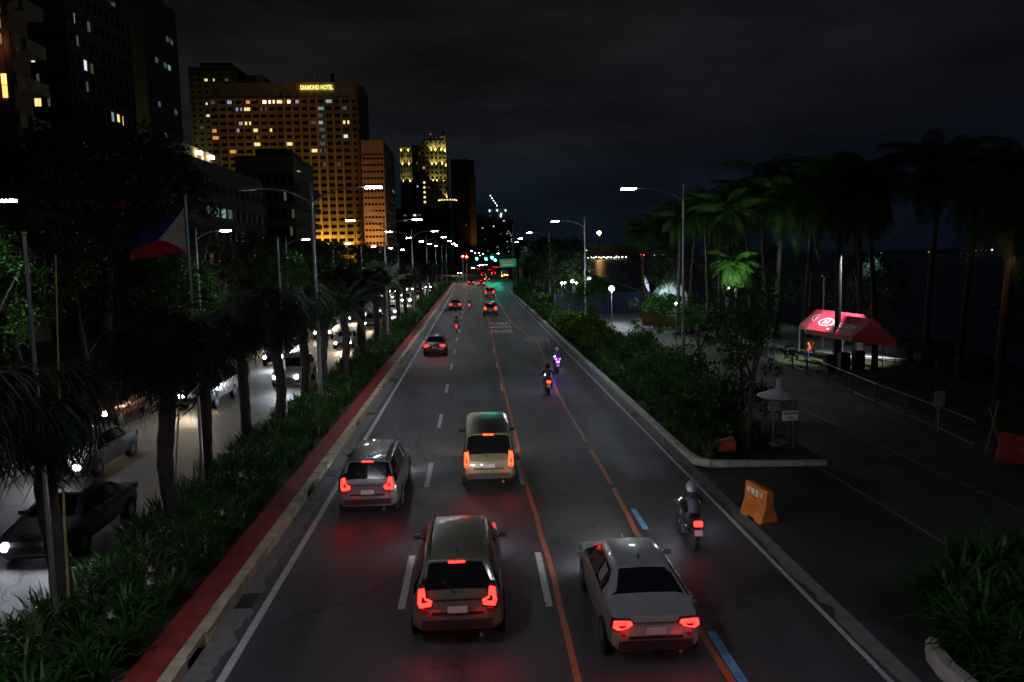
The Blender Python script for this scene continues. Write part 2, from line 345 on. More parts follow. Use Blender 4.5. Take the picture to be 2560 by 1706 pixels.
for k in range(14): y0=90+k*4.6; b.box(3.92-.012*k*k*.12,4.12-.012*k*k*.12,y0,y0+2.6,z,z+.001)
struct(b,'marking_dotted',M_white)
wavy([(3.4,155),(3.55,185),(5.6,215)],.1,z,'marking_curve',M_white)
wavy([(5.9,62),(6.6,72)],.07,z,'marking_thin',M_faded)
b=MB()
for s,y in (('TABS',88.0),('WITH',83.4),('TRUCK',78.7)):
    v,f=text_mb(s,1.0,thick=.035); w=v[:,0].max()-v[:,0].min(); h=v[:,1].max()-v[:,1].min()
    v[:,0]*=(2.15 if s=='TABS' else 2.35)/w; v[:,1]*=2.9/h; v=v+np.array([2.62,y,z]); b.add(v,f)
struct(b,'marking_lettering',M_white)
b=MB(); v,f=text_mb('MOTORCYCLE',1.0,thick=.0); w=v[:,0].max()-v[:,0].min(); h=v[:,1].max()-v[:,1].min(); v[:,0]*=1.75/w; v[:,1]*=1.3/h; b.add(v+np.array([5.55,70.6,z]),f)
ring=[]; n=48
for k in range(n):
    a=2*PI*k/n; ring.append((5.55+1.12*math.copysign(abs(math.cos(a))**.7,math.cos(a)),70.6+1.75*math.copysign(abs(math.sin(a))**.7,math.sin(a)),z))
rin=[(5.55+(x-5.55)*.93,70.6+(y-70.6)*.86,z) for x,y,_ in ring]
b.add(ring+rin,[(k,(k+1)%n,n+(k+1)%n,n+k) for k in range(n)]); struct(b,'marking_oval',M_faded)
# rectangular repair patches, slightly darker or paler than the road
for k,(x0,x1,y0,y1,c) in enumerate(((1.75,2.9,20.2,22.6,.62),(-4.2,-2.6,30.5,33.6,.75),(5.0,6.6,25.2,28.4,.7),(-1.3,.6,41,45,1.3),(2.2,4.0,50,56,.7),(-4.5,-2.0,60,69,1.25),(4.9,6.9,39,43.5,1.25),(-1.5,1.2,24.2,24.5,.5),(-4.6,7.0,29.9,30.1,.5),(-4.6,6.9,47.8,48.05,.55))):
    b=MB(); n_=14; xs=[x0+(x1-x0)*i/n_ for i in range(n_+1)]; jt=lambda: rng.normal(0,.02)
    b.add([(x,y0+jt(),.0022) for x in xs]+[(x,y1+jt(),.0022) for x in xs],[(i,i+1,n_+2+i,n_+1+i) for i in range(n_)]); struct(b,'road_patch',asphalt('asphalt_patch_%d'%k,(.054*c,.049*c,.055*c),fine=.4,patch=.3,rough=.6 if c>1 else .5))
# near right planting island with a whitewashed rounded kerb
nisl=[(8.15,-2),(15,-2),(15,16.6),(11.5,15.6),(9.6,14.4),(8.7,13.95),(8.25,13.3)]
b=MB(); b.poly(nisl,-.1,.15); struct(b,'planting_island',M_soil)
b=MB(); path=[(8.14,4),(8.14,12.7),(8.24,13.2),(8.42,13.55)]
P=[Vector(p) for p in path]; pts=[]
for i in range(len(P)-1):
    k=max(2,int((P[i+1]-P[i]).length/.4))
    for j in range(k): pts.append(P[i].lerp(P[i+1],j/k))
pts.append(P[-1])
prof=[(-.17,-.05),(-.165,.19),(-.10,.27),(.10,.28),(.16,.2),(.17,-.05)]; vv=[]
for i,p in enumerate(pts):
    d=(pts[min(i+1,len(pts)-1)]-pts[max(0,i-1)]).normalized(); nn=Vector((-d.y,d.x)); j=rng.uniform(-.012,.012)
    for a,h in prof: vv.append((p.x-nn.x*a,p.y-nn.y*a,h+(j if h>.1 else 0)))
m_=len(prof); b.add(vv,[(i*m_+k,i*m_+k+1,(i+1)*m_+k+1,(i+1)*m_+k) for i in range(len(pts)-1) for k in range(m_-1)]+[tuple(range((len(pts)-1)*m_,len(pts)*m_))])
struct(b,'kerb_island',M_kerbw,smooth=True)
# ================================================================== VEHICLES
M_glass=mat('car_glass',(.008,.009,.011),.06,spec=.6)
M_rub=mat('tyre_rubber',(.018,.018,.018),.9,bump=.3,bscale=60)
M_rim=mat('alloy',(.35,.35,.36),.35,metal=.9)
M_blk=mat('black_trim',(.015,.015,.016),.5)
M_tail=emis('tail_lamp_red',(1,.010,.007),14.0); M_tail2=emis('tail_lamp_orange_red',(1,.022,.004),14.0)
M_head=emis('head_lamp_white',(.82,.90,1),160); M_headw=emis('head_lamp_warm',(1,.80,.5),160)
M_headx=emis('head_lamp_glare',(1,.86,.6),2500); M_headb=emis('head_lamp_glare_blue',(.8,.88,1),220)
M_off2=mat('reflector_red',(.25,.01,.01),.3); M_plate=mat('plate',(.5,.5,.48),.5)
M_amber=emis('marker_amber',(1,.42,.06),22)
def paintcar(name,c): 
    m=mat(name,c,.32,metal=.25,var=.12,scale=2,spec=.5); m.node_tree.nodes['Principled BSDF'].inputs['Coat Weight'].default_value=.6; return m
CAR=dict(
 sedan=dict(L=4.5,st=[(0,.66,.36,.74,.72,.60),(.07,.80,.27,.90,.92,.66),(.72,.85,.24,.96,1.00,.70),(1.28,.87,.22,.95,1.40,.56),(1.9,.875,.2,.94,1.46,.57),(2.7,.875,.2,.93,1.42,.56),(3.42,.87,.2,.92,.99,.68),(4.15,.84,.22,.80,.83,.62),(4.42,.74,.26,.66,.68,.55),(4.5,.6,.34,.55,.57,.5)],rw=(2,3),ws=(5,6),wh=(.72,3.5),wr=.31,tl=(.60,.80,.27,.15)),
 suv=dict(L=4.7,st=[(0,.70,.45,.90,.93,.62),(.06,.86,.35,1.06,1.09,.70),(.34,.90,.32,1.10,1.66,.63),(1.2,.915,.3,1.08,1.76,.64),(2.2,.92,.3,1.06,1.76,.64),(2.85,.92,.3,1.05,1.68,.62),(3.5,.91,.3,1.04,1.12,.70),(4.35,.88,.33,.98,1.02,.66),(4.62,.78,.36,.80,.83,.6),(4.7,.66,.42,.68,.7,.55)],rw=(1,2),ws=(5,6),wh=(.85,3.75),wr=.37,tl=(.62,.98,.17,.34)),
 van=dict(L=4.9,st=[(0,.76,.42,.95,.98,.70),(.05,.85,.36,1.06,1.10,.76),(.16,.87,.34,1.10,1.84,.70),(1.2,.88,.32,1.10,1.95,.70),(2.8,.88,.32,1.08,1.95,.70),(3.6,.88,.32,1.06,1.84,.68),(4.3,.87,.32,1.02,1.08,.66),(4.78,.80,.34,.84,.87,.62),(4.9,.68,.42,.66,.68,.55)],rw=(1,2),ws=(5,6),wh=(.95,4.0),wr=.35,tl=(.70,1.0,.13,.44)))
def ring(s):
    y,w,zl,zb,zr,wr=s; c=zr-zb>.2
    wr=wr if c or wr>.6 else w*.86
    h=[(0,zl),(.8*w,zl),(w,zl+.13),(w*1.0,(zl+zb)/2+.02),(.97*w,zb),(wr if c else .93*w,zr-.06 if c else zb+.01),(.82*(wr if c else .9*w),zr),(0,zr+.015)]
    return [(x,y,z_) for x,z_ in h]+[(-x,y,z_) for x,z_ in h[-2:0:-1]]
def make_car(kind,m_body,label,facing='away',tailm=None,headm=None,cat=None):
    c=CAR[kind]; nm={'sedan':'sedan_car','suv':'sport_utility_car','van':'passenger_van'}[kind]
    root=thing(nm,label,cat or ('van' if kind=='van' else 'car'))
    tailm=tailm or M_tail; headm=headm or M_head
    st=c['st']; R=[ring(s) for s in st]; k=len(R[0])
    b=MB(); v=[p for r in R for p in r]; f=[(i*k+j,i*k+(j+1)%k,(i+1)*k+(j+1)%k,(i+1)*k+j) for i in range(len(R)-1) for j in range(k)]
    f=[q[::-1] for q in f]; f+= [tuple(range(k)),tuple(range((len(R)-1)*k,len(R)*k))[::-1]]
    b.add(v,f); ob=b.build('body',m_body,root,smooth=True,angle=50); bv=ob.modifiers.new('edge','BEVEL'); bv.width=.045; bv.segments=3; bv.limit_method='ANGLE'; bv.angle_limit=math.radians(24)
    b=MB()
    def lp(p,q,t): return np.array(p)*(1-t)+np.array(q)*t
    for sgn in (1,-1):
        b=MB(); gap=[]
        for i in range(len(st)-1):
            if max(st[i][4]-st[i][3],st[i+1][4]-st[i+1][3])<.2: continue
            a0,a1=R[i][4],R[i][5]; c0,c1=R[i+1][4],R[i+1][5]
            s0=.06 if st[i][4]-st[i][3]<.2 else .03; s1=.97 if st[i+1][4]-st[i+1][3]>.2 else .9
            q=[lp(lp(a0,c0,s0),lp(a1,c1,s0),.10),lp(lp(a0,c0,s1),lp(a1,c1,s1),.10),lp(lp(a0,c0,s1),lp(a1,c1,s1),.90),lp(lp(a0,c0,s0),lp(a1,c1,s0),.90)]
            q=[(p[0]*sgn+sgn*.008,p[1],p[2]) for p in q]; b.add(q,[(0,1,2,3) if sgn>0 else (3,2,1,0)])
        b.build('side_window',M_glass,root)
        iB=3 if kind=='sedan' else 4; a0,a1=R[iB][4],R[iB][5]; b=MB(); b.add([(q_[0]*sgn+sgn*.016,q_[1]+dd,q_[2]) for q_,dd in ((lp(a0,a1,.05),-.07),(lp(a0,a1,.05),.03),(lp(a0,a1,.95),.02),(lp(a0,a1,.95),-.05))],[(0,1,2,3) if sgn>0 else (3,2,1,0)]); b.build('pillar',M_blk,root)
    for nm_,(i,j),dy in (('rear_window',c['rw'],-.008),('windshield',c['ws'],.008)):
        b=MB(); lo=(i,j); rows=[]
        for t_ in (.10,.9):
            row=[]
            for q in (5,6,7,8,9):
                p=lp(R[i][q],R[j][q],t_); p=np.array([p[0]*.93,p[1]+dy,p[2]+.008]); row.append(p)
            rows.append(row)
        b.add(rows[0]+rows[1],[(q,q+1,5+q+1,5+q) if nm_!='windshield' else (5+q,5+q+1,q+1,q) for q in range(4)]); b.build(nm_,M_glass,root)
    wmax=max(s[1] for s in st)
    for y in c['wh']:
        for sgn in (1,-1):
            r=c['wr']; w=MB(); w.lathe([(r*.62,-.10),(r*.96,-.11),(r,-.07),(r,.07),(r*.96,.11),(r*.62,.10)],axis='x',n=20)
            t_=w.build('wheel',M_rub,root,smooth=True,loc=(sgn*(wmax-.10),y,r)); 
            w=MB(); w.lathe([(.02,.112*sgn),(r*.60,.106*sgn),(r*.62,.09*sgn)],axis='x',n=12)
            for q in range(5):
                a=q*2*PI/5; w.obox((.118*sgn,r*.3*math.cos(a),r*.3*math.sin(a)),.016,r*.55,.05,rx=a)
            w.build('rim',M_rim,t_)
    for y in c['wh']:
        for sgn in (1,-1):
            b=MB(); b.lathe([(c['wr']*1.13,0),(c['wr']*1.13,.006*sgn)],c=(sgn*(wmax+.001),y,c['wr']),axis='x',n=20); b.build('wheel_arch',M_blk,root)
    tx,tz,tw,th=c['tl']
    for sgn in (1,-1):
        b=MB(); x0=tx
        if kind=='sedan': P_=[(x0-.17,tz+.02),(x0-.13,tz+.075),(x0+.17,tz+.09),(x0+.19,tz-.03),(x0+.10,tz-.085),(x0-.08,tz-.05)]
        elif kind=='suv': P_=[(x0-.14,tz+.0),(x0-.02,tz+.06),(x0+.0,tz+.26),(x0+.11,tz+.24),(x0+.14,tz-.02),(x0+.10,tz-.13),(x0-.12,tz-.10)]
        else: P_=[(x0-.05,tz+.28),(x0+.07,tz+.26),(x0+.09,tz-.16),(x0+.05,tz-.24),(x0-.07,tz-.20)]
        P_=[(sgn*a,c_) for a,c_ in P_]; P_=P_ if sgn<0 else P_[::-1]
        b.xz(P_[::-1],-.035 if kind=='sedan' else -.03,.16); tl_=b.build('taillight',tailm,root)
        mx_=sum(a for a,_ in P_)/len(P_); mz_=sum(c_ for _,c_ in P_)/len(P_)
        b=MB(); b.xz([(mx_+(a-mx_)*1.14,mz_+(c_-mz_)*1.22) for a,c_ in P_[::-1]],-.012,.15); b.build('bezel',M_blk,tl_)
        b=MB(); b.xz([(mx_+(a-mx_)*.42,mz_+(c_-mz_)*.30-.02) for a,c_ in P_[::-1]],-.045,-.03); b.build('reverse_lens',M_off2,tl_)
        b=MB(); b.xz([(sgn*(x0-.04),tz-.16),(sgn*(x0+.06),tz-.16),(sgn*(x0+.05),tz-.20),(sgn*(x0-.03),tz-.20)][::sgn],-.05,.02); b.build('reflector',M_off2,root)
        b=MB(); L_=c['L']; zf=st[-2][4]-.13
        b.lathe([(.001,.05),(.085,.045),(.115,0),(.115,-.10)],c=(sgn*(st[-2][1]-.16),L_-.03,zf+.02),axis='y',n=12); b.obox((sgn*(st[-2][1]-.27),L_-.08,zf),.16,.09,.09)
        b.build('headlight',headm,root)
        b=MB(); b.obox((sgn*(wmax+.075),st[5][0]+.28,st[5][3]+.07),.15,.09,.11,rz=-sgn*.15); b.obox((sgn*(wmax-.02),st[5][0]+.30,st[5][3]+.03),.10,.05,.04); b.build('mirror',M_blk if kind=='van' else m_body,root)
    b=MB(); b.obox((0,-.015,st[0][2]+.06),1.35,.10,.14); b.obox((0,-.035,st[0][2]+.06),1.1,.02,.03); b.build('rear_bumper',M_blk,root)
    b=MB(); b.obox((0,-.02,(st[0][2]+st[0][3])/2+.12),.38,.015,.13); b.build('number_plate',M_plate,root)
    zd=st[1][3]-.05
    b=MB(); b.obox((0,-.012,zd-.30),1.0,.02,.05); b.obox((0,-.01,zd-.02),1.12,.015,.014); b.build('tailgate_trim_gap',M_blk,root)  # dark trim bar, and a thin dark box as the lid's shadow gap
    jr=c['rw'][1]
    b=MB(); b.obox((0,st[jr][0]-.03,st[jr][4]-.045),.32,.05,.03); b.build('high_brake_light',tailm,root)
    b=MB(); b.xz([(-.012,0),(.012,0),(.008,.09),(-.008,.09)],0,.12); b.build('antenna',M_blk,root,loc=(0,st[jr][0]+.22,st[jr][4]+.01))
    if kind!='sedan':
        b=MB(); b.tube([(-.02,st[1][0]-.02,st[1][3]+.03),(-.30,st[1][0]+.07,st[1][3]+.27)],.012,4); b.build('rear_wiper',M_blk,root)
    if kind=='suv':
        for s_ in (1,-1): b=MB(); b.tube([(s_*.55,st[2][0]+.2,st[2][4]+.02),(s_*.55,st[2][0]+.3,st[3][4]+.05),(s_*.55,st[5][0]-.1,st[5][4]+.05),(s_*.55,st[5][0],st[5][4]+.01)],.016,5); b.build('roof_rail',M_blk,root)
    b=MB(); b.tube([(.45,-.05,.28),(.45,.3,.28)],.035,8); b.build('exhaust_pipe',M_rim,root)
    b=MB(); b.obox((0,c['L']-.03,st[-1][2]+.14),1.0,.06,.2); b.build('grille',M_blk,root)
    return root
C_dark=paintcar('paint_dark',(.030,.030,.034)); C_silver=paintcar('paint_silver',(.17,.17,.17)); C_white=paintcar('paint_white',(.30,.30,.29))
C_beige=paintcar('paint_beige',(.15,.13,.095)); C_olive=paintcar('paint_olive',(.14,.14,.075)); C_navy=paintcar('paint_navy',(.03,.035,.09)); C_maroon=paintcar('paint_maroon',(.12,.02,.02)); C_grey=paintcar('paint_grey',(.08,.08,.085))
PROTO={}
def carcopy(kind,col,tail,head,label,x,y,rz=0,group='vehicles driving away on the main road'):
    key=(kind,col.name,tail.name,head.name)
    if key in PROTO: o=copy_tree(PROTO[key]); o['label']=label
    else: o=make_car(kind,col,label,tailm=tail,headm=head); PROTO[key]=o
    o.location=(x,y,0); o.rotation_euler=(0,0,rz); o['group']=group; return o
def beam(x,y,z_,dirv,power,col,ang=60):
    lamp_light('headlight_beam','SPOT',(x,y,z_),power,col,size=.12,rot=aim(dirv),spot=ang,blend=.9)
# main road: the vehicles whose lamps drew the trails, standing where they drove
main=[('suv',C_beige,M_tail,M_head,'beige sport utility car with red tail lamps in the second lane, at the bottom edge',1143,1500,0),
 ('van',C_olive,M_tail2,M_headw,'olive van with tall orange-red tail lamps just left of the orange line',1222,1150,.0),
 ('suv',C_silver,M_tail,M_head,'silver sport utility car with red tail lamps in the lane beside the left kerb gutter',918,1215,0),
 ('sedan',C_white,M_tail,M_head,'white sedan with red tail lamps between the two orange lines, near the blue road mark',1640,1560,0),
 ('sedan',C_navy,M_tail,M_head,'dark blue sedan with red tail lamps, second car of the left lane',1086,865,0),
 ('sedan',C_grey,M_tail,M_head,'grey sedan with red tail lamps, third car of the left lane',1138,762,0),
 ('suv',C_grey,M_tail2,M_headw,'grey sport utility car with bright orange lamps just beyond the road lettering',1226,772,-.02),
 ('van',C_beige,M_tail,M_head,'pale passenger van ahead of the grey car where the road starts to bend',1224,731,-.05),
 ('sedan',C_dark,M_tail,M_head,'dark sedan at the junction, leftmost of the row of braking cars',1178,706,0),
 ('suv',C_silver,M_tail2,M_head,'silver sport utility car braking in the middle of the junction row',1203,708,0),
 ('sedan',C_maroon,M_tail,M_head,'maroon sedan just beyond the silver car at the junction',1217,698,0),
 ('van',C_white,M_tail,M_head,'white van beyond the junction under the green signals',1209,687,0),
 ('sedan',C_white,M_tail,M_head,'white sedan beyond the junction, left of the white van',1196,673,0),
 ('sedan',C_dark,M_tail,M_head,'dark sedan in the far queue below the second green signal',1224,675,0),
 ('suv',C_maroon,M_tail,M_head,'maroon sport utility car in the far queue below the overhead signals',1234,683,0),
 ('van',C_grey,M_tail,M_head,'grey van in the far queue beside the green road sign',1236,669,0),
 ('sedan',C_silver,M_tail2,M_head,'silver sedan farthest along the main road',1244,668,0)]
for kind,col,tl,hd,lab,px,py,rz in main:
    p=G(px,py,CAR[kind]['tl'][1]); carcopy(kind,col,tl,hd,lab,p.x,p.y,rz)
    if py>840:
        for s_ in (-.6,.6): lamp_light('tail_glow','POINT',(p.x+s_,p.y-.75,.42),3,(1,.02,.01),size=.15)
    b=None
    if py>700: beam(p.x,p.y+CAR[kind]['L']+.1,.75,(0,1,-.045),260,(1,.9,.72),70)
# three amber-lit truck at the right kerb of the junction
def make_truck(label):
    r=thing('delivery_truck',label,'truck')
    b=MB(); b.box(-1.05,1.05,0,3.6,.9,2.9); b.build('cargo_box',C_white,r)
    b=MB(); b.box(-1.0,1.0,3.7,5.2,.5,1.35); b.add([(-1,3.7,1.35),(1,3.7,1.35),(1,5.2,1.35),(-1,5.2,1.35),(-.9,3.75,2.15),(.9,3.75,2.15),(.9,4.7,2.15),(-.9,4.7,2.15)],[(0,1,5,4),(1,2,6,5),(2,3,7,6),(3,0,4,7),(4,5,6,7)]); b.build('cab',C_dark,r)
    b=MB(); b.box(-.9,.9,.1,5.0,.5,.85); b.build('chassis',M_blk,r)
    for y in (.9,4.3):
        for s in (1,-1): w=MB(); w.lathe([(.2,-.13),(.42,-.13),(.45,-.08),(.45,.08),(.42,.13),(.2,.13)],axis='x',n=16); w.build('wheel',M_rub,r,smooth=True,loc=(s*.88,y,.45))
    for x,zz in ((-.9,.85),(0,1.2),(.9,1.1)): b=MB(); b.obox((x,-.04,zz),.3,.08,.3); b.build('marker_lamp',M_amber,r)
    return r
p=G(1262,689,1.0); t=make_truck('white box truck with three amber lamps standing at the right kerb by the green sign'); t.location=(p.x,p.y,0)
# oncoming traffic on the opposite carriageway
onc=[]
lanes={1:-11.2,2:-14.4,3:-17.6}
spec_=[(1,19.3,'sedan',C_dark,M_headb),(1,46,'suv',C_white,M_headb),(1,66,'sedan',C_silver,M_headw),(1,84,'suv',C_grey,M_headw),(1,104,'sedan',C_white,M_head),(1,128,'van',C_white,M_headw),(1,156,'suv',C_dark,M_headw),(1,190,'sedan',C_silver,M_headw),
 (2,27,'sedan',C_silver,M_head),(2,40,'van',C_white,M_headw),(2,56,'suv',C_navy,M_head),(2,74,'van',C_beige,M_headw),(2,94,'sedan',C_maroon,M_headw),(2,118,'suv',C_dark,M_head),(2,144,'sedan',C_grey,M_headw),(2,175,'suv',C_white,M_headw),
 (3,36,'suv',C_maroon,M_headw),(3,50,'sedan',C_grey,M_headw),(3,68,'sedan',C_dark,M_headw),(3,88,'van',C_silver,M_headw),(3,112,'sedan',C_beige,M_headw),(3,140,'suv',C_grey,M_headw),(3,170,'sedan',C_navy,M_headw)]
cn={'paint_dark':'black','paint_white':'white','paint_silver':'silver','paint_grey':'grey','paint_beige':'beige','paint_navy':'dark blue','paint_maroon':'maroon'}
kn={'sedan':'sedan','suv':'sport utility car','van':'van'}
ln={1:'in the lane beside the median',2:'in the middle lane opposite',3:'in the far opposite lane'}
cnt={1:0,2:0,3:0}
for lane,y,kind,col,hd in spec_:
    i=cnt[lane]; cnt[lane]+=1
    carcopy(kind,col,M_tail,hd if hd not in (M_headb,) else M_headb,'oncoming %s %s with lit lamps, %s %s'%(cn[col.name],kn[kind],ORD[i],ln[lane]),lanes[lane],y+CAR[kind]['L'],PI,'oncoming vehicles on the opposite road')
    cc=(.80,.88,1) if hd in (M_head,M_headb) else (1,.80,.55)
    beam(lanes[lane],y-.15,.75,(0,-1,-.06),(80 if y<30 else 480) if y<60 else 800,cc,75)
p=G(1150,683,.7); carcopy('suv',C_dark,M_tail,M_headx,'oncoming car with dazzling warm head lamps at the end of the median',p.x,p.y+4.7,PI-.03,'oncoming vehicles on the opposite road')
beam(p.x,p.y-.2,.8,(.03,-1,-.04),3000,(1,.82,.5),80)
p=G(1183,670,.7); carcopy('sedan',C_dark,M_tail,M_headb,'oncoming car with glaring white head lamps far beyond the junction',p.x,p.y+4.5,PI-.02,'oncoming vehicles on the opposite road')
for i,px in enumerate((1197,1203,1209,1216)):
    p=G(px,664-i*1.0,.7); carcopy('sedan',C_silver,M_tail,M_headw if i%2 else M_head,'tiny oncoming car far beyond the junction, %s of four from the left'%['first','second','third','fourth'][i],p.x,p.y,PI,'oncoming cars far beyond the junction')
# ---- people (one continuous skinned body)
def skin_mesh(J,E,name,m,sub=1):
    me=bpy.data.meshes.new('s'); names=list(J); me.from_pydata([J[k][0] for k in names],[(names.index(a),names.index(b)) for a,b in E],[])
    o=bpy.data.objects.new('s',me); COL.objects.link(o)
    md=o.modifiers.new('k','SKIN'); md.use_smooth_shade=True
    sv=me.skin_vertices[0].data
    for i,k in enumerate(names):
        r=J[k][1]; sv[i].radius=(r,r) if not hasattr(r,'__len__') else r; sv[i].use_root=(i==0)
    if sub: s=o.modifiers.new('b','SUBSURF'); s.levels=sub; s.render_levels=sub
    dg=bpy.context.evaluated_depsgraph_get(); r=bpy.data.meshes.new_from_object(o.evaluated_get(dg)); r.name=name
    bpy.data.objects.remove(o); bpy.data.meshes.remove(me)
    r.materials.clear(); r.materials.append(m); r.polygons.foreach_set('use_smooth',[True]*len(r.polygons)); return r
def hand(J,E,side,w,d,curl):
    """five fingers on a wrist joint w pointing along d, curling along curl"""
    w=Vector(w); d=Vector(d).normalized(); c=Vector(curl).normalized(); a=d.cross(c).normalized()
    pal=w+d*.055; J['palm'+side]=(tuple(pal),(.036,.018)); E.append(('wrist'+side,'palm'+side))
    for k,(off,l) in enumerate(((-.028,.062),(-.010,.072),(.010,.068),(.028,.052))):
        b0=pal+d*.035+a*off; b1=b0+d*l*.5+c*l*.35; b2=b1+c*l*.5-d*l*.1
        for q,pt in enumerate((b0,b1,b2)): J['f%d%d%s'%(k,q,side)]=(tuple(pt),.0088-.0008*q)
        E+= [('palm'+side,'f%d0%s'%(k,side)),('f%d0%s'%(k,side),'f%d1%s'%(k,side)),('f%d1%s'%(k,side),'f%d2%s'%(k,side))]
    s=1 if side=='R' else -1
    t0=w+d*.03-a*.035*s; t1=t0+d*.03+c*.03-a*.01*s
    J['t0'+side]=(tuple(t0),.011); J['t1'+side]=(tuple(t1),.009); E+= [('wrist'+side,'t0'+side),('t0'+side,'t1'+side)]
M_skin=mat('skin',(.30,.17,.11),.55)
def rider_mesh():
    J={'pelvis':((0,0,.86),(.15,.12)),'belly':((0,.03,1.0),(.135,.105)),'chest':((0,.10,1.22),(.155,.11)),'neck':((0,.16,1.39),.06),'head':((0,.19,1.52),(.085,.095)),'crown':((0,.20,1.61),(.075,.085))}
    E=[('pelvis','belly'),('belly','chest'),('chest','neck'),('neck','head'),('head','crown')]
    for s,x in (('R',1),('L',-1)):
        J['sh'+s]=((.19*x,.12,1.31),.062); J['el'+s]=((.31*x,.26,1.10),.044); J['wrist'+s]=((.33*x,.50,1.06),.028)
        E+= [('chest','sh'+s),('sh'+s,'el'+s),('el'+s,'wrist'+s)]; hand(J,E,s,(.33*x,.50,1.06),(0,1,-.05),(0,.1,-1))
        J['hip'+s]=((.10*x,.03,.83),.095); J['kn'+s]=((.22*x,.42,.74),.068); J['an'+s]=((.19*x,.18,.36),.045); J['toe'+s]=((.19*x,.36,.31),.038)
        E+= [('pelvis','hip'+s),('hip'+s,'kn'+s),('kn'+s,'an'+s),('an'+s,'toe'+s)]
    return J,E
J,E=rider_mesh(); ME_r=skin_mesh(J,E,'person',mat('dark_clothes',(.05,.05,.055),.9,var=.5,scale=9,bump=.9,bscale=13))
def make_bike(m_body,tailm,lab):
    r=thing('motorcycle',lab,'motorcycle')
    b=MB()
    for y in (.32,1.58):
        w=MB(); w.lathe([(.22,-.05),(.28,-.06),(.31,-.03),(.31,.03),(.28,.06),(.22,.05)],axis='x',n=20); t_=w.build('wheel',M_rub,r,smooth=True,loc=(0,y,.31))
        w=MB(); w.lathe([(.03,.03),(.22,.02),(.22,-.02),(.03,-.03)],axis='x',n=10); w.build('rim',M_rim,t_)
    b=MB(); b.tube([(0,.15,.78),(0,.5,.72),(0,.9,.62),(0,1.2,.55)],[.06,.12,.13,.1],10); b.tube([(0,1.0,.62),(0,1.2,.86),(0,1.4,.95)],[.1,.13,.08],10); b.tube([(0,.6,.45),(0,1.1,.35)],.13,10); b.build('body',m_body,r,smooth=True)
    b=MB(); b.tube([(0,.02,.83),(0,.4,.83),(0,.75,.79)],[.09,.13,.10],8); b.build('seat',M_blk,r,smooth=True)
    b=MB(); b.tube([(.05,1.58,.31),(.05,1.35,.98)],.025,6); b.tube([(-.05,1.58,.31),(-.05,1.35,.98)],.025,6); b.build('fork',M_rim,r)
    b=MB(); b.tube([(-.38,1.18,1.03),(-.2,1.3,1.04),(.2,1.3,1.04),(.38,1.18,1.03)],.018,6); b.build('handlebar',M_blk,r)
    b=MB(); b.obox((0,-.02,.80),.20,.08,.11); b.build('taillight',tailm,r)
    b=MB(); b.lathe([(.001,.06),(.08,.04),(.09,-.05)],c=(0,1.46,.93),axis='y',n=12); b.build('headlight',M_head,r)
    b=MB(); b.obox((0,-.06,.58),.2,.01,.14,rx=-.3); b.build('number_plate',M_plate,r)
    return r
bk=[(1745,1310,C_dark,M_tail,'dark motorcycle in the rightmost lane, nearest motorcycle to the camera','person in dark clothes and grey helmet riding the nearest motorcycle'),
 (1372,955,C_maroon,M_tail2,'maroon motorcycle crossing the right orange line','person in dark clothes and dark helmet riding the maroon motorcycle over the orange line'),
 (1395,905,C_navy,None,'police-style motorcycle with a blue and purple lamp beside the oval road mark','person riding the motorcycle with the blue lamp'),
 (1141,815,C_dark,M_tail,'motorcycle just right of the dark blue sedan in the left lanes','person riding the motorcycle beside the dark blue sedan'),
 (1173,762,C_dark,M_tail,'lone distant motorcycle in the second lane left of the road lettering','person riding the lone distant motorcycle left of the road lettering')]
M_bluel=emis('lamp_blue',(.15,.04,1),14); M_pink=emis('lamp_pink',(1,.12,.35),9)
helm={0:mat('helmet_grey',(.25,.25,.26),.3),1:mat('helmet_dark',(.02,.02,.02),.25)}
for i,(px,py,c,tl,lab,lab2) in enumerate(bk):
    p=G(px,py,.8); r=make_bike(c,tl or M_pink,lab); r.location=(p.x,p.y,0); r['group']='motorcycles on the main road'
    if tl is None:
        b=MB(); b.obox((-.12,.03,.98),.12,.1,.12); b.obox((.12,.03,.98),.08,.1,.08); b.build('warning_lamp',M_bluel,r); r['label']='motorcycle with a blue warning lamp beside the oval road mark'
        lamp_light('warning_glow','POINT',(p.x-.5,p.y-.5,.9),25,(.15,.08,1),size=.2)
    q=bpy.data.objects.new('person',ME_r); COL.objects.link(q); q.location=(p.x,p.y+.42,.02); tag(q,lab2,'person','riders on motorcycles')
    b=MB(); b.lathe([(.10,-.10),(.135,-.02),(.14,.05),(.10,.13),(.03,.165),(0.001,.167)],c=(0,.19,1.53),n=16); b.build('helmet',helm[i%2],q,smooth=True)
    if i in (0,1):
        b=MB(); b.tube([(0,-.09,.98),(0,-.10,1.12),(0,-.05,1.30)],[.12,.15,.10],10); b.build('backpack',mat('backpack_blue',(.05,.06,.09),.8),q,smooth=True)
    if py>780: beam(p.x,p.y+1.8,.95,(0,1,-.06),120,(1,.92,.8),60)
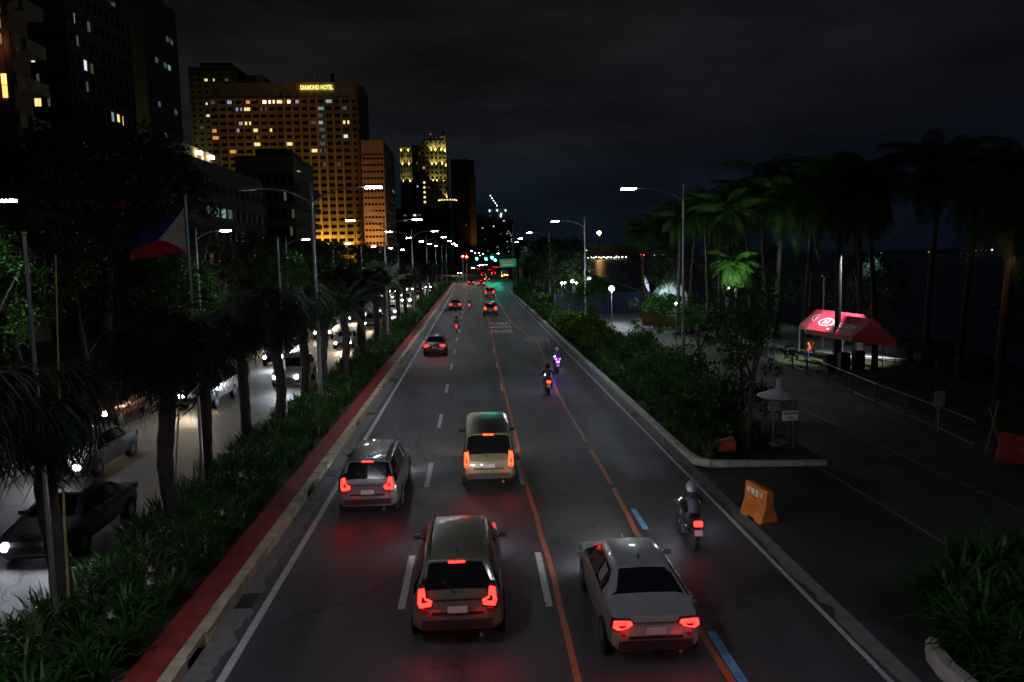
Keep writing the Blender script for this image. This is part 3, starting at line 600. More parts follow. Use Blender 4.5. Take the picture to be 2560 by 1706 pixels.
# ================================================================== STREET LIGHTING
M_pole=mat('galvanised_pole',(.22,.22,.23),.5,metal=.5,var=.2,scale=2)
M_led=emis('led_panel',(.88,.92,1),120); M_leddim=emis('led_panel_side',(.85,.92,1),14)
M_hous=mat('lamp_housing',(.10,.10,.11),.5)
def lamp_arm(mb,x,sgn,h,l,up=.55):
    pts=[(x,0,h-.75),(x+sgn*l*.18,0,h-.40),(x+sgn*l*.42,0,h-.12),(x+sgn*l*.65,0,h-.02),(x+sgn*l*.85,0,h)]
    mb.tube(pts,[.05,.045,.04,.04,.04],6)
def make_lamp(label,h,arms,l,lit,power,col=(.80,.86,1),led=None):
    r=thing('street_lamp',label,'street lamp')
    b=MB(); b.tube([(0,0,0),(0,0,.5),(0,0,h+.25)],[.14,.11,.06],10); b.tube([(0,0,0),(0,0,.06)],.22,8); b.build('pole',M_pole,r,smooth=True)
    b=MB(); b.lathe([(.10,0),(.10,.12),(.03,.16)],c=(0,0,h+.2),n=8); b.build('cap',M_hous,r)
    for sgn in arms:
        b=MB(); lamp_arm(b,0,sgn,h,l); a=b.build('arm',M_pole,r,smooth=True)
        b=MB(); b.obox((sgn*(l-.02),0,h+.03),.86,.30,.07); b.obox((sgn*(l-.42),0,h+.03),.2,.14,.11); b.build('lamp_head',M_hous,r)
        b=MB(); b.obox((sgn*(l+.02),0,h-.035),.80,.30,.085); b.build('led_panel',(led or M_led) if sgn in lit else M_hous,r)
        if sgn in lit and power:
            lamp_light('lamp_glow','SPOT',(sgn*l,0,h-.12),power,col,parent=r,size=.16,rot=aim((sgn*.12,0,-1)),spot=128,blend=.35)
    return r
W=1150
y0=40
med=[8.5,40,71.6,103,134.5,166,198,229]
first=None
for i,y in enumerate(med):
    if i in (0,1):
        o=make_lamp('grey double-arm street lamp on the median, %s'%('nearest of all' if i==0 else 'before the orange-lit hotel'),11.0,(1,-1),3.05,(1,),W)
        o.location=(-8,y,.1)
        continue
    if first is None: first=o=make_lamp('',10.9,(1,-1),2.95,(1,-1),W)
    else: o=copy_tree(first)
    o.location=(-8,y,.1); o['label']='double-arm street lamp with white lit heads on the median, %s from the camera'%ORD[i]
for o in [q for q in COL.objects if q.name.startswith('street_lamp')]: o['group']='double-arm lamps along the median'
lf=None
for i,y in enumerate((1,31.5,65,95.5,127,159,191,223)):
    if lf is None: lf=o=make_lamp('',9.9,(1,),2.4,(1,),W)
    else: o=copy_tree(lf)
    o.location=(-22.4 if i!=1 else -20.45,y,.14); o['label']='single-arm street lamp on the far pavement among the leafy trees, %s from the camera'%ORD[i]; o['group']='lamps along the far pavement'
rf=None
for i,y in enumerate((4,46,87.5,128.5,170,212)):
    x=12.35 if y<140 else 12.35+(y-140)*.035
    if rf is None: rf=o=make_lamp('',11.2,(-1,),3.25,(-1,),W*.80,col=(.70,.82,1),led=M_led)
    else: o=copy_tree(rf)
    o.location=(x,y,.12); o['label']='single-arm street lamp right of the main road, %s from the camera'%ORD[i]; o['group']='lamps along the planting strip'
# distant lamps past the junction
fd=None
for i,(px,py,Y) in enumerate(((1197,632,650),(1246,634,350),(1208,635,700),(1201,639,760),(1188,633,640),(1179,627,560))):
    p=A(px,py,Y); h=p.z
    if fd is None: fd=o=make_lamp('',9.5,(-1,),2.2,(-1,),0,led=M_led)
    else: o=copy_tree(fd)
    o.location=(p.x+2.2*h/9.5,p.y,0); o.scale=(h/9.5,)*3; o['label']='far street lamp beyond the junction, %s of six from the left'%['third','sixth','fifth','fourth','second','first'][i]; o['group']='far lamps beyond the junction'
# traffic signals
M_green=emis('signal_green',(.01,1,.62),500); M_redl=emis('signal_red',(1,.008,.004),300); M_off=mat('signal_off',(.02,.02,.02),.4)
def signal(px,py,Y,green,label,group,arm=0):
    p=A(px,py,Y); h=p.z
    r=thing('traffic_signal',label,'traffic signal',(p.x,p.y,0),0,group)
    b=MB(); b.tube([(arm,.3,0),(arm,.3,h+1.0)],[.12,.09],8)
    if arm: b.tube([(arm,.3,h+.8),(0,.3,h+.8)],.07,6)
    b.build('pole',M_pole,r)
    zc=h+(.50 if green else -.50)
    b=MB(); b.box(-.33,.33,-.02,.24,zc-.8,zc+.8); b.build('housing',M_blk,r)
    for k,(dz,nm) in enumerate(((.50,'r'),(0,'y'),(-.50,'g'))):
        on=(nm=='g' and green) or (nm=='r' and not green)
        b=MB(); b.lathe([(.001,-.14),(.19,-.12),(.30,-.02)],c=(0,0,zc+dz),axis='y',n=14); b.build('lens',(M_green if green else M_redl) if on else M_off,r)
    lamp_light('signal_glow','POINT',(p.x,p.y-.6,h),110,(.05,1,.7) if green else (1,.08,.03),size=.2)
for i,(px,py,Y) in enumerate(((1192,647,262),(1215,648,258),(1230,644.5,225),(1238,651,235))):
    signal(px,py,Y,True,'traffic signal showing green over the junction, %s of four from the left'%['first','second','third','fourth'][i],'green traffic signals',arm=(12,9.2,8,7.2)[i])
signal(1157,641.5,235,False,'traffic signal showing red, left one of the pair at the end of the median','red traffic signals',0)
signal(1166.5,642.5,232,False,'traffic signal showing red, right one of the pair at the end of the median','red traffic signals',0)
# green direction sign
p=A(1269.5,658,180); r=thing('road_sign','green direction sign with faded orange lettering above the right side of the road','road sign',(p.x,p.y,0))
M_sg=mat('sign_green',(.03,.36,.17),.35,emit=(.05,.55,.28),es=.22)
b=MB(); b.obox((0,0,p.z),3.7,.06,1.85,ry=-.03); b.build('panel',M_sg,r)
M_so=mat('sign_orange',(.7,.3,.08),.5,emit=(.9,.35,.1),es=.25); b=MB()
for k,w in enumerate((.32,.22,.3,.26,.3,.24)): b.obox((-1.0+k*.34,-.05,p.z+.12+.01*k),w*.8,.02,.42)
b.build('lettering',M_so,r)
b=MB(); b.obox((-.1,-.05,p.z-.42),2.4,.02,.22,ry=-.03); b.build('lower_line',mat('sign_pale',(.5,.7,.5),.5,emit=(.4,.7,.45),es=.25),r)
b=MB(); b.tube([(1.9,.1,0),(1.9,.1,p.z+1)],.12,8); b.tube([(1.9,.1,p.z+.5),(-1.7,.1,p.z+.5)],.07,6); b.build('post',M_pole,r)
# flagpoles in the median
def flagpole(y,h,lab,lean=0,x=-8.5):
    r=thing('flagpole',lab,'flagpole',(x,y,.12)); b=MB(); b.tube([(0,0,0),(0,0,h*.55),(lean,0,h)],[.055,.048,.035],8); b.build('pole',mat('steel_pole',(.55,.55,.57),.3,metal=.9,var=.2,scale=3),r,smooth=True)
    b=MB(); b.lathe([(.02,0),(.05,.03),(.05,.07),(.001,.11)],c=(lean,0,h),n=10); b.build('finial',mat('finial_brass',(.5,.4,.15),.35,metal=.8),r)
    r['group']='flagpoles along the median'; return r
flagpole(24,9.30,'steel flagpole on the median carrying the red and blue flag')
flagpole(15.4,7.95,'bare steel flagpole on the median at the left of the photo, nearest the camera')
flagpole(34.8,8.3,'bare thin flagpole on the median between the flag and the tall double-arm lamp')
flagpole(89,9.0,'thin flagpole on the median wound with small lights, beside the far palms')
flagpole(60,8.4,'thin flagpole on the median behind the tall double-arm lamp')
# flag
b=MB(); nu,nv=56,36; Wd,Hd=1.85,1.32; V=[]; 
for j in range(nv+1):
    for i in range(nu+1):
        u=i/nu; v=j/nv
        x=-u*Wd*.93; y_=.16*math.sin(u*7+v*1.5)*u+.05*math.sin(u*15)*u; z_=-v*Hd*(1-.60*u)-1.02*u**1.1+.05*math.sin(u*9)*u
        V.append((x,y_,z_))
Fc=[];Mi=[]
for j in range(nv):
    for i in range(nu):
        u=(i+.5)/nu; v=(j+.5)/nv; Fc.append((j*(nu+1)+i,j*(nu+1)+i+1,(j+1)*(nu+1)+i+1,(j+1)*(nu+1)+i))
        tri=u<.46*(1-abs(2*v-1)); 
        d=math.hypot((u-.145)*Wd,(v-.5)*Hd); a=math.atan2((v-.5)*Hd,(u-.145)*Wd)
        sun=d<.095 or (d<.2 and abs(((a/(PI/4))+.5)%1-.5)<.16)
        star=any(math.hypot((u-su)*Wd,(v-sv)*Hd)<.045 for su,sv in ((.03,.12),(.03,.88),(.39,.5)))
        Mi.append(3 if tri and (sun or star) else (2 if tri else (0 if v<.5 else 1)))
b.add(V,Fc); b.m=Mi
fm=[mat('flag_blue',(.012,.012,.13),.8),mat('flag_red',(.42,.006,.01),.8),mat('flag_white',(.50,.48,.50),.8),mat('flag_yellow',(.75,.45,.12),.8)]
p=(-8.57,24,9.12); o=b.build('flag',fm,loc=p,smooth=True,angle=180); md=o.modifiers.new('thick','SOLIDIFY'); md.thickness=.004; tag(o,'wind-blown flag with white sun triangle, blue upper and red lower field','flag')
# bamboo poles
M_bam=mat('bamboo',(.32,.28,.10),.6,var=.3,scale=4)
def bamboo(x,y,h,lx,lab):
    b=MB(); n=9; b.tube([(lx*(k/n)**1.5,0,h*k/n) for k in range(n+1)],[.032-.018*k/n for k in range(n+1)],6); o=b.build('bamboo_pole',M_bam,loc=(x,y,.1)); tag(o,lab,'bamboo pole','bamboo poles in the median')
bamboo(-8.45,15.8,7.6,.30,'thin yellow bamboo pole leaning beside the nearest bare flagpole')
bamboo(-9.0,23.0,6.6,.9,'long leaning bamboo pole in the dark left of the flagpole that carries the flag')
# ================================================================== VEGETATION
M_leaf=leafmat('foliage_green',(.028,.095,.014)); M_leafd=leafmat('foliage_dark',(.022,.045,.016)); M_leafy=leafmat('foliage_yellowgreen',(.08,.13,.012),var=.6,scale=2.5)
M_palm=leafmat('palm_green',(.014,.027,.011),tl=.25,rough=.7); M_palmg=leafmat('palm_greygreen',(.055,.085,.055),tl=.3); M_coco=leafmat('coconut_green',(.020,.052,.008),tl=.4)
M_lily=leafmat('lily_green',(.026,.088,.012),tl=.35,scale=1.1,rough=.38); M_dry=leafmat('dry_leaf',(.17,.12,.06))
M_bark=mat('bark',(.075,.058,.045),.95,var=.5,scale=5,bump=1,bscale=14); M_barkp=mat('palm_bark',(.045,.034,.030),.95,var=.45,scale=6,bump=1,bscale=10)
def rot_mats(n,spread=1.0,up=.0):
    """random rotations"""
    q=rng.standard_normal((n,4)); q/=np.linalg.norm(q,axis=1)[:,None]; w,x,y,z=q.T
    return np.stack([np.stack([1-2*(y*y+z*z),2*(x*y-z*w),2*(x*z+y*w)],-1),np.stack([2*(x*y+z*w),1-2*(x*x+z*z),2*(y*z-x*w)],-1),np.stack([2*(x*z-y*w),2*(y*z+x*w),1-2*(x*x+y*y)],-1)],1)
LEAF=(np.array([(0,0,0),(.45,.24,.05),(1,0,-.04),(.45,-.24,.05)]),[(0,1,2,3)])
def leaf_cloud(mb,centers,rads,n_each,size,flat=.75):
    C_=np.repeat(np.asarray(centers),n_each,0); R_=np.repeat(np.asarray(rads),n_each)
    n=len(C_); d=rng.standard_normal((n,3)); d/=np.linalg.norm(d,axis=1)[:,None]; rr=R_*rng.uniform(.25,1.0,n)**.6
    P=C_+d*rr[:,None]*np.array([1,1,flat]); s=size*rng.uniform(.6,1.35,n)
    T=np.zeros((n,4,4)); T[:,:3,:3]=rot_mats(n)*s[:,None,None]; T[:,:3,3]=P; T[:,3,3]=1
    mb.inst(LEAF,T)
def tree_proto(label,h,cr,ch,trunk_r,m_leaf,nclump=46,n_each=85,leaf=.26,cat='tree',name='leafy_tree',lean=.3,clump_r=.85,low=.0,branches=7):
    r=thing(name,label,cat); b=MB(); zb=h-ch
    mid=(lean*.4,0,zb*.6); top=(lean,0,zb+ch*.35)
    b.tube([(0,0,-.1),(0,0,.3),mid,(lean*.8,0,zb),top],[trunk_r*1.5,trunk_r*1.1,trunk_r,trunk_r*.8,trunk_r*.4],9)
    cs=[];rs=[]
    for k in range(nclump):
        a=rng.uniform(0,2*PI); u=rng.uniform(-1,1); q=rng.uniform(.45,1)**.5
        rad=math.sqrt(max(0,1-u*u*.9)); x=lean+cr*q*rad*math.cos(a)*rng.uniform(.8,1.15); y=cr*q*rad*math.sin(a)*rng.uniform(.8,1.15); z=zb+ch*.5+u*ch*.5*q
        cs.append((x,y,max(z,low))); rs.append(clump_r*rng.uniform(.6,1.25))
    for k in range(branches):
        e=Vector(cs[k*3%len(cs)]); s=Vector((lean*.8,0,zb*rng.uniform(.8,1.0))); m=s.lerp(e,.5)+Vector((0,0,-.25))
        b.tube([s,m,e],[trunk_r*.5,trunk_r*.28,trunk_r*.1],6)
    b.build('trunk',M_bark,r,smooth=True)
    b=MB(); leaf_cloud(b,cs,rs,n_each,leaf); b.build('crown',m_leaf,r); return r
# --- grasslike ground cover: clumps of arching blades
def clump(nb,h,w,spread,seg=3,droop=.9):
    V=[];Fc=[]
    for k in range(nb):
        a=rng.uniform(0,2*PI); l=h*rng.uniform(.65,1.15); o=rng.uniform(0,spread*.35); dr=rng.uniform(.25,droop); ww=w*rng.uniform(.7,1.25)
        d=np.array([math.cos(a),math.sin(a),0]); s=np.array([-math.sin(a),math.cos(a),0]); base=len(V)
        for i in range(seg+1):
            t=i/seg; bend=dr*t*t*1.1; p=d*(o+l*(.18*t+.55*bend*t)) + np.array([0,0,l*(t-.55*bend*t)])
            wd=ww*(1-t**2.2)*.5+ .002
            if i==seg: V.append(tuple(p))
            else: V.append(tuple(p-s*wd)); V.append(tuple(p+s*wd))
        for i in range(seg-1): q=base+2*i; Fc.append((q,q+1,q+3,q+2))
        q=base+2*(seg-1); Fc.append((q,q+1,q+2))
    return np.array(V),Fc
def scatter(mb,bases,pts,smin=.75,smax=1.25):
    pts=list(pts); idx=rng.integers(0,len(bases),len(pts))
    for k,bs in enumerate(bases):
        T=[TR(p,rz=rng.uniform(0,6.28),rx=rng.normal(0,.08),ry=rng.normal(0,.08),s=rng.uniform(smin,smax)) for p,i in zip(pts,idx) if i==k]
        if T:
            nd=max(1,int(len(T)*.06)); mb.inst(bs,T[nd:])
            if len(T)>8: mb.inst(bs,T[:nd],1)
near=[clump(26,.95,.055,.35,4) for _ in range(4)]; far=[clump(13,.95,.085,.45,2) for _ in range(3)]
def rnd(n,x0,x1,y0,y1,z=.1): return [(rng.uniform(x0,x1),rng.uniform(y0,y1),z) for _ in range(n)]
b=MB(); scatter(b,near,rnd(560,-9.25,-6.62,12,40)); scatter(b,far,rnd(760,-9.25,-6.6,40,110),.8,1.3); scatter(b,far,rnd(420,-9.2,-6.6,110,233),1,1.6)
o=b.build('ground_cover',[M_lily,M_dry]); tag(o,'strap-leaved green lilies filling the median bed beside the red path','ground cover',kind='stuff')
# right strip: near tufts of lilies, rough low shrubs beyond
b=MB(); scatter(b,near,[q for q in rnd(260,8.0,11.2,27.2,37) if not (q[0]>8.5 and q[1]<28.5)]); scatter(b,far,rnd(900,8.0,12.2,36,85),.8,1.5); scatter(b,far,[(x+(max(0,y-150)*.04),y,z) for x,y,z in rnd(700,8.0,13,85,240)],1,1.8)
o=b.build('undergrowth',[M_lily,M_dry]); tag(o,'dark green grasses and low plants filling the strip right of the main road','undergrowth',kind='stuff')
def bush_proto(m,size,nc,ne,leaf,name,label,cat):
    r=thing(name,label,cat); b=MB(); 
    for k in range(6): a=k*1.05; b.tube([(0,0,0),(size*.3*math.cos(a),size*.3*math.sin(a),size*.5)],[.03,.012],5)
    b.build('stem',M_bark,r); b=MB(); cs=[(rng.normal(0,size*.42),rng.normal(0,size*.42),size*rng.uniform(.3,.95)) for _ in range(nc)]
    leaf_cloud(b,cs,[size*.32]*nc,ne,leaf); b.build('foliage',m,r); return r
# big near island of broad lilies: stands apart as countable plants
bigc=[clump(40,1.55,.085,.45,5,1.0) for _ in range(3)]; k=0
MB_b=[]
for bs in bigc: mb=MB(); mb.inst(bs,[TR((0,0,0))]); MB_b.append(mb.mesh('lily_plant',M_lily))
b=MB(); scatter(b,bigc,[(x,y,.15) for x,y,_ in rnd(440,8.38,14.8,8.0,16.3) if y<13.9+ (x-8.4)*.75],.75,1.25)
o=b.build('lily_bed',[M_lily,M_dry]); tag(o,'bed of tall strap-leaved lilies behind the whitewashed kerb at the bottom right corner','ground cover',kind='stuff')
wf=clump(16,.17,.016,.02,3,1.6); M_wf=mat('petal_white',(.7,.7,.66),.7)
for i,(x,y,w) in enumerate(((-6.9,15.9,'nearest'),(-7.15,16.6,'second'),(-6.8,20.3,'third'),(-7.4,24.0,'fourth'),(-7.0,14.4,'lowest'),(9.6,13.2,'one in the corner bed beside the whitewashed kerb, not'))):
    r_=thing('spider_lily','white spider lily bloom in the planting, %s from the camera'%w if i<5 else 'white spider lily bloom in the bed at the bottom right corner','flower',(x,y,.1),0,'white spider lily blooms'); bb=MB(); bb.tube([(0,0,0),(.03,0,.8)],[.012,.008],5); bb.build('stem',M_lily,r_); bb=MB(); bb.inst(wf,[TR((.03,0,.8))]); bb.build('petals',M_wf,r_)
# lawn grass stuff
b=MB(); tiny=[clump(9,.10,.012,.1,2) for _ in range(3)]; scatter(b,tiny,rnd(1500,19.8,30.5,27,52,.06),.8,1.8)
o=b.build('lawn_grass',[M_lily,M_dry]); tag(o,'short rough grass of the dark lawn beyond the blue railing','grass',kind='stuff')
# --- median palms (fan palms with drooping skirts)
def frond_fan(R,nseg,droop):
    V=[];Fc=[]
    for k in range(nseg):
        a=-PI*.62+1.24*PI*k/(nseg-1)+rng.normal(0,.05); l=R*(.78+.22*math.cos(a*.8))*rng.uniform(.72,1.08); c,s=math.cos(a),math.sin(a); base=len(V); w=.017
        if rng.random()<.08: l*=.45
        dd=droop*rng.uniform(.55,1.5); tw=rng.normal(0,.10)
        for i,t in enumerate((.0,.4,.7,1.0)):
            z=-dd*l*t**2.6*.95; sh=tw*l*t*t; p=np.array([c*l*t*(1-.28*dd*t*t)-s*sh,s*l*t*(1-.28*dd*t*t)+c*sh,z+.05*math.cos(k*2.1)*t]); nrm=np.array([-s,c,0])
            if i==3: V.append(tuple(p))
            else: V.append(tuple(p-nrm*w*(.4 if i==0 else 1))); V.append(tuple(p+nrm*w*(.4 if i==0 else 1)))
        Fc+= [(base,base+1,base+3,base+2),(base+2,base+3,base+5,base+4),(base+4,base+5,base+6)]
    return np.array(V),Fc
def fan_palm(label,h,seed,crown=1.35):
    r=thing('fan_palm',label,'palm tree'); b=MB(); n=14
    b.tube([(.06*math.sin(i*.7+seed),.05*math.cos(i*.5+seed),h*i/n-.05) for i in range(n+1)],[.20+.025*((i%2))+.08*(i==0) for i in range(n+1)],10)
    b.build('trunk',M_barkp,r,smooth=True)
    b=MB(); pb=MB(); fd=[frond_fan(1.05*crown,34,q) for q in (.5,.9,1.2,.7,1.5)]
    N_=34
    for k in range(N_):
        a=k*2.399+seed; el=math.radians(74-135*(k/N_)+rng.uniform(-16,16)); pl=.72*crown*rng.uniform(.6,1.3)
        hub=np.array([math.cos(a)*math.cos(el)*pl,math.sin(a)*math.cos(el)*pl,math.sin(el)*pl*.8+h])
        T=TR(hub,rz=0); Rm=np.array((Matrix.Rotation(a,3,'Z')@Matrix.Rotation(-el*.75+.35+rng.normal(0,.18),3,'Y')@Matrix.Rotation(rng.normal(0,.35),3,'X'))); T[:3,:3]=Rm*rng.uniform(.85,1.15); b.inst(fd[k%5],[T])
        pb.tube([(0,0,h-.1),tuple(hub)],[.022,.014],4)
    pb.build('stalks',M_palm,r); b.build('fronds',M_palm,r)
    b=MB(); f2=frond_fan(.8*crown,14,1.0)   # dead skirt
    for k in range(11):
        a=k*2.2; T=TR((math.cos(a)*.3,math.sin(a)*.3,h-.45)); T[:3,:3]=np.array(Matrix.Rotation(a,3,'Z')@Matrix.Rotation(1.15,3,'Y')); b.inst(f2,[T])
    b.build('dry_fronds',M_dry,r); return r
fp=[fan_palm('',5.1,.3,1.2),fan_palm('',4.7,1.9,1.1),fan_palm('',4.9,4.1,1.3)]
used=[0,0,0]
spots=[(-8.95,13.6,0,1.0),(-8.75,16.0,1,1.02),(-8.65,21.8,0,1.02),(-9.1,26.2,1,.98),(-9.2,31.0,0,1.03),(-8.6,34.2,1,1.1),(-8.8,40.2,0,1.08),(-9.0,46.5,1,1.12),(-8.8,53,0,1.1),(-8.9,61,1,1.2),(-8.7,69,0,1.15),(-8.9,78,1,1.2),(-8.6,88,0,1.1),(-8.8,99,1,1.2),(-8.6,112,0,1.1),(-8.7,127,1,1.2),(-8.6,143,0,1.15),(-8.7,160,1,1.2),(-8.6,180,0,1.15),(-8.6,203,1,1.2)]
for i,(x,y,k,s) in enumerate(spots):
    k=(0,1,2,1,0,2)[i%6]; s*=rng.uniform(.92,1.06)
    place(fp[k],used[k]==0,(x,y,.1),rng.uniform(0,6),'dark drooping fan palm in the median row, %s from the camera'%ORD[i],s,group='fan palms along the median'); used[k]=1
# date / coconut palms with feather fronds
def feather(Lf,nl,ll,arch,hang):
    V=[];Fc=[];pts=[]
    for i in range(13):
        t=i/12; pts.append((Lf*(t-.18*arch*t*t),0,Lf*(.55*t-arch*t*t)))
    for k in range(nl):
        t=.12+.88*k/(nl-1); i=min(11,int(t*12)); u=t*12-i; p=np.array(pts[i])*(1-u)+np.array(pts[i+1])*u; d=np.array(pts[i+1])-np.array(pts[i]); d/=np.linalg.norm(d)
        l=ll*math.sin(PI*(.12+.83*t))**.6
        for s in (1,-1):
            base=len(V); dirv=np.array([d[0]*.55,s*.9,d[2]*.55-hang]); dirv/=np.linalg.norm(dirv); w=d*.028*max(.8,ll)
            V+= [tuple(p-w),tuple(p+w),tuple(p+dirv*l*.6+w*.9),tuple(p+dirv*l*.6-w*.9),tuple(p+dirv*l+np.array([0,0,-.22*l*(1+hang)]))]
            Fc+= [(base,base+1,base+2,base+3),(base+3,base+2,base+4)]
    return np.array(V),Fc,pts
def feather_palm(name,label,cat,h,nf,Lf,ll,m,lean,tr,arch=.75,hang=.5,cmin=-35,cmax=75,nuts=False):
    r=thing(name,label,cat); b=MB(); n=16; P=[(lean*(i/n)**2,0,h*i/n-.1) for i in range(n+1)]
    b.tube(P,[tr*(1.6 if i==0 else 1.0-.35*i/n)+.012*(i%2) for i in range(n+1)],9); b.build('trunk',M_barkp,r,smooth=True)
    top=Vector(P[-1]); b=MB(); rb=MB(); kinds=[feather(Lf,34,ll,arch,hang),feather(Lf*.9,32,ll,arch*1.25,hang*1.5)]
    for k in range(nf):
        a=k*2.399+rng.uniform(-.15,.15); el=math.radians(cmax-(cmax-cmin)*k/nf+rng.uniform(-11,11)); kk=kinds[0 if k<nf*.55 else 1]
        Rm=Matrix.Rotation(a,3,'Z')@Matrix.Rotation(-(el-.35),3,'Y')@Matrix.Rotation(rng.normal(0,.3),3,'X'); T=np.eye(4); T[:3,:3]=np.array(Rm)*rng.uniform(.7,1.12); T[:3,3]=top
        b.inst((kk[0],kk[1]),[T]); pp=np.array(kk[2])@T[:3,:3].T+np.array(top); rb.tube([tuple(q) for q in pp[::2]],[.035,.03,.025,.02,.014,.01,.006],4)
    rb.build('frond_ribs',m,r); b.build('fronds',m,r)
    if nuts:
        b=MB()
        for k in range(7): a=k*.9; b.lathe([(.001,-.13),(.09,-.08),(.11,0),(.08,.09),(.001,.13)],c=(top.x+.25*math.cos(a),.25*math.sin(a),top.z-.2),n=8)
        b.build('coconuts',M_bark,r,smooth=True)
    return r
d1=feather_palm('date_palm','tall grey-green date palm with upright fronds in front of the office block','palm tree',4.9,30,2.9,.42,M_palmg,.1,.22,arch=.55,hang=.15,cmin=-10,cmax=82); d1.location=(-8.2,57,.1)
d2=copy_tree(d1); d2.location=(-7.9,47.5,.1); d2.rotation_euler=(0,0,1.3); d2.scale=(.9,)*3; d2['label']='grey-green date palm right of the tall double-arm lamp'
d3=copy_tree(d1); d3.location=(-8.1,74,.1); d3.rotation_euler=(0,0,2.3); d3['label']='pale date palm beside the flagpole with small lights'
for q in (d1,d2,d3): q['group']='date palms along the median'
# right side coconut palms: trunk foot pixel, distance by foot, crown height
c1=feather_palm('coconut_palm','','palm tree',12,34,4.0,1.1,M_coco,.9,.20,nuts=True); c2=feather_palm('coconut_palm','','palm tree',10,32,3.8,1.05,M_coco,-.5,.19,arch=.9,nuts=True)
cu=[0,0]
cps=[(c1,24.4,57,11.6,0,'tall coconut palm whose trunk stands in front of the red canopy left edge'),
 (c2,22.7,48,11.0,1.0,'tall coconut palm whose black trunk crosses the lit red canopy roof'),
 (c1,24.2,46.2,11.2,2.8,'leaning coconut palm whose trunk crosses the right end of the red canopy'),
 (c2,23.2,33.5,9.4,2.1,'coconut palm with an orange-lit trunk behind the railing'),
 (c2,21.0,62,6.4,.4,'low coconut palm with bright green lit fronds near the floodlight'),
 (c1,21.3,98,10.4,2.0,'lone coconut palm silhouette against the bay beside the orange tower light'),
 (c1,24,80,12.0,4.0,'coconut palm at the left of the dark grove'),(c2,27,72,13.5,5.0,'coconut palm in the middle of the dark grove'),
 (c1,21.5,66,10.8,1.2,'shorter coconut palm inside the dark grove'),(c2,29.3,60,12.4,3.0,'tallest coconut palm of the dark grove'),(c1,27.5,43,10.6,5.5,'coconut palm just right of the red canopy'),
 (c2,27.5,36,9.3,.6,'coconut palm near the right edge of the photo behind the bamboo stakes'),(c1,25.5,27,8.2,3.3,'coconut palm at the right edge of the photo above the red barrier'),
 (c2,26,110,11,2.2,'coconut palm far behind the white tent'),(c1,22.5,86,11.5,.9,'coconut palm just right of the second street lamp pole'),(c1,25.5,92,12,0.0,'dark coconut palm deep in the grove by the bay, first from the left'),(c2,26.5,84,11,1.1,'dark coconut palm deep in the grove by the bay, second from the left'),(c1,27.8,78,12.6,2.2,'dark coconut palm deep in the grove by the bay, third from the left'),(c2,25.8,66,11.5,3.3000000000000003,'dark coconut palm deep in the grove by the bay, fourth from the left'),(c1,28.6,66,12.6,4.4,'dark coconut palm deep in the grove by the bay, fifth from the left'),(c2,27.2,54,11.6,5.5,'dark coconut palm deep in the grove by the bay, sixth from the left'),(c1,29.6,50,12.6,6.6000000000000005,'dark coconut palm deep in the grove by the bay, seventh from the left'),(c2,29.2,42,11.0,7.700000000000001,'dark coconut palm deep in the grove by the bay, eighth from the left'),(c1,29.0,33,10.0,8.8,'dark coconut palm deep in the grove by the bay, ninth from the left')]
for proto,x,y,h,rz,lab in cps:
    k=0 if proto is c1 else 1; hh=12 if k==0 else 10
    place(proto,cu[k]==0,(x,y,.05),rz,lab,h/hh if h/hh>.75 else h/hh,group='coconut palms by the bay'); cu[k]=1
# broadleaf trees
t1=tree_proto('',9.2,3.3,6.0,.20,M_leaf,60,110,.24); t2=tree_proto('',11.5,4.2,7.6,.26,M_leafd,70,95,.32,lean=.6,clump_r=1.1); t3=tree_proto('',6.0,1.7,3.2,.09,M_leaf,26,80,.16,lean=.25,clump_r=.5,name='slender_tree',branches=5)
big=tree_proto('huge spreading dark tree rising before the left tower blocks',19.5,9.0,10.5,.55,M_leafd,110,85,.55,lean=1.2,clump_r=1.7,branches=12); big.location=(-33,71,0)
tu=[0,0]
lt=[(0,-21.9,34.2,1.0,'leafy tree lit green beneath the white lamp at the left edge of the photo'),(1,-25,44,1.0,None),(1,-26,53,1.0,None),(0,-21.6,60,.86,'leafy tree with bright lit leaves right of the flag'),(1,-25,72,.95,None),(0,-20.8,84,.93,'leafy tree with dim green leaves left of the tall double-arm lamp'),(1,-25,96,.95,None),(0,-23,108,.95,None),(1,-24,122,.92,None),(0,-23,137,.9,None),(1,-24,152,.95,None),(0,-23,168,.95,None),(1,-24,184,.92,None),(0,-23,200,.95,None),(1,-24,218,.95,None),(1,-24,262,1,None),(0,-21,320,1.1,None),(1,-30,345,1.1,None),(1,-36,300,1.1,None),(1,-34,160,1.05,None),(1,-36,190,1.05,None),(1,-40,215,1.1,None),(1,-47,240,1.15,None),(1,-32,235,1.05,None)]
c_=0
for k,x,y,s,lab in lt:
    if lab is None: lab='dark leafy tree behind the far pavement, %s of the dark ones from the camera'%ORD[c_]; c_+=1
    p_=(t1,t2)[k]; place(p_,tu[k]==0,(x,y,.1),rng.uniform(0,6),lab,s,group='trees beyond the opposite road'); tu[k]=1
rt=[(13.5,118,.8),(11,121,.9),(13.5,133,1.0),(11.5,145,1.0),(14,158,1.05),(12,172,1.05),(15.5,186,1.1),(13,200,1.1),(16.5,216,1.1),(18,236,1.15),(17,262,1.2),(17.5,300,1.25),(22,280,1.25),(24,250,1.2),(17,345,1.3)]
for i,(x,y,s) in enumerate(rt):
    k=i%2; place(t2,False,(x+ (1.6 if y>105 else 2.2),y,.1),rng.uniform(0,6),'dark leafy tree in the planting strip right of the main road, %s from the camera'%ORD[i],s*.9,group='trees right of the main road')
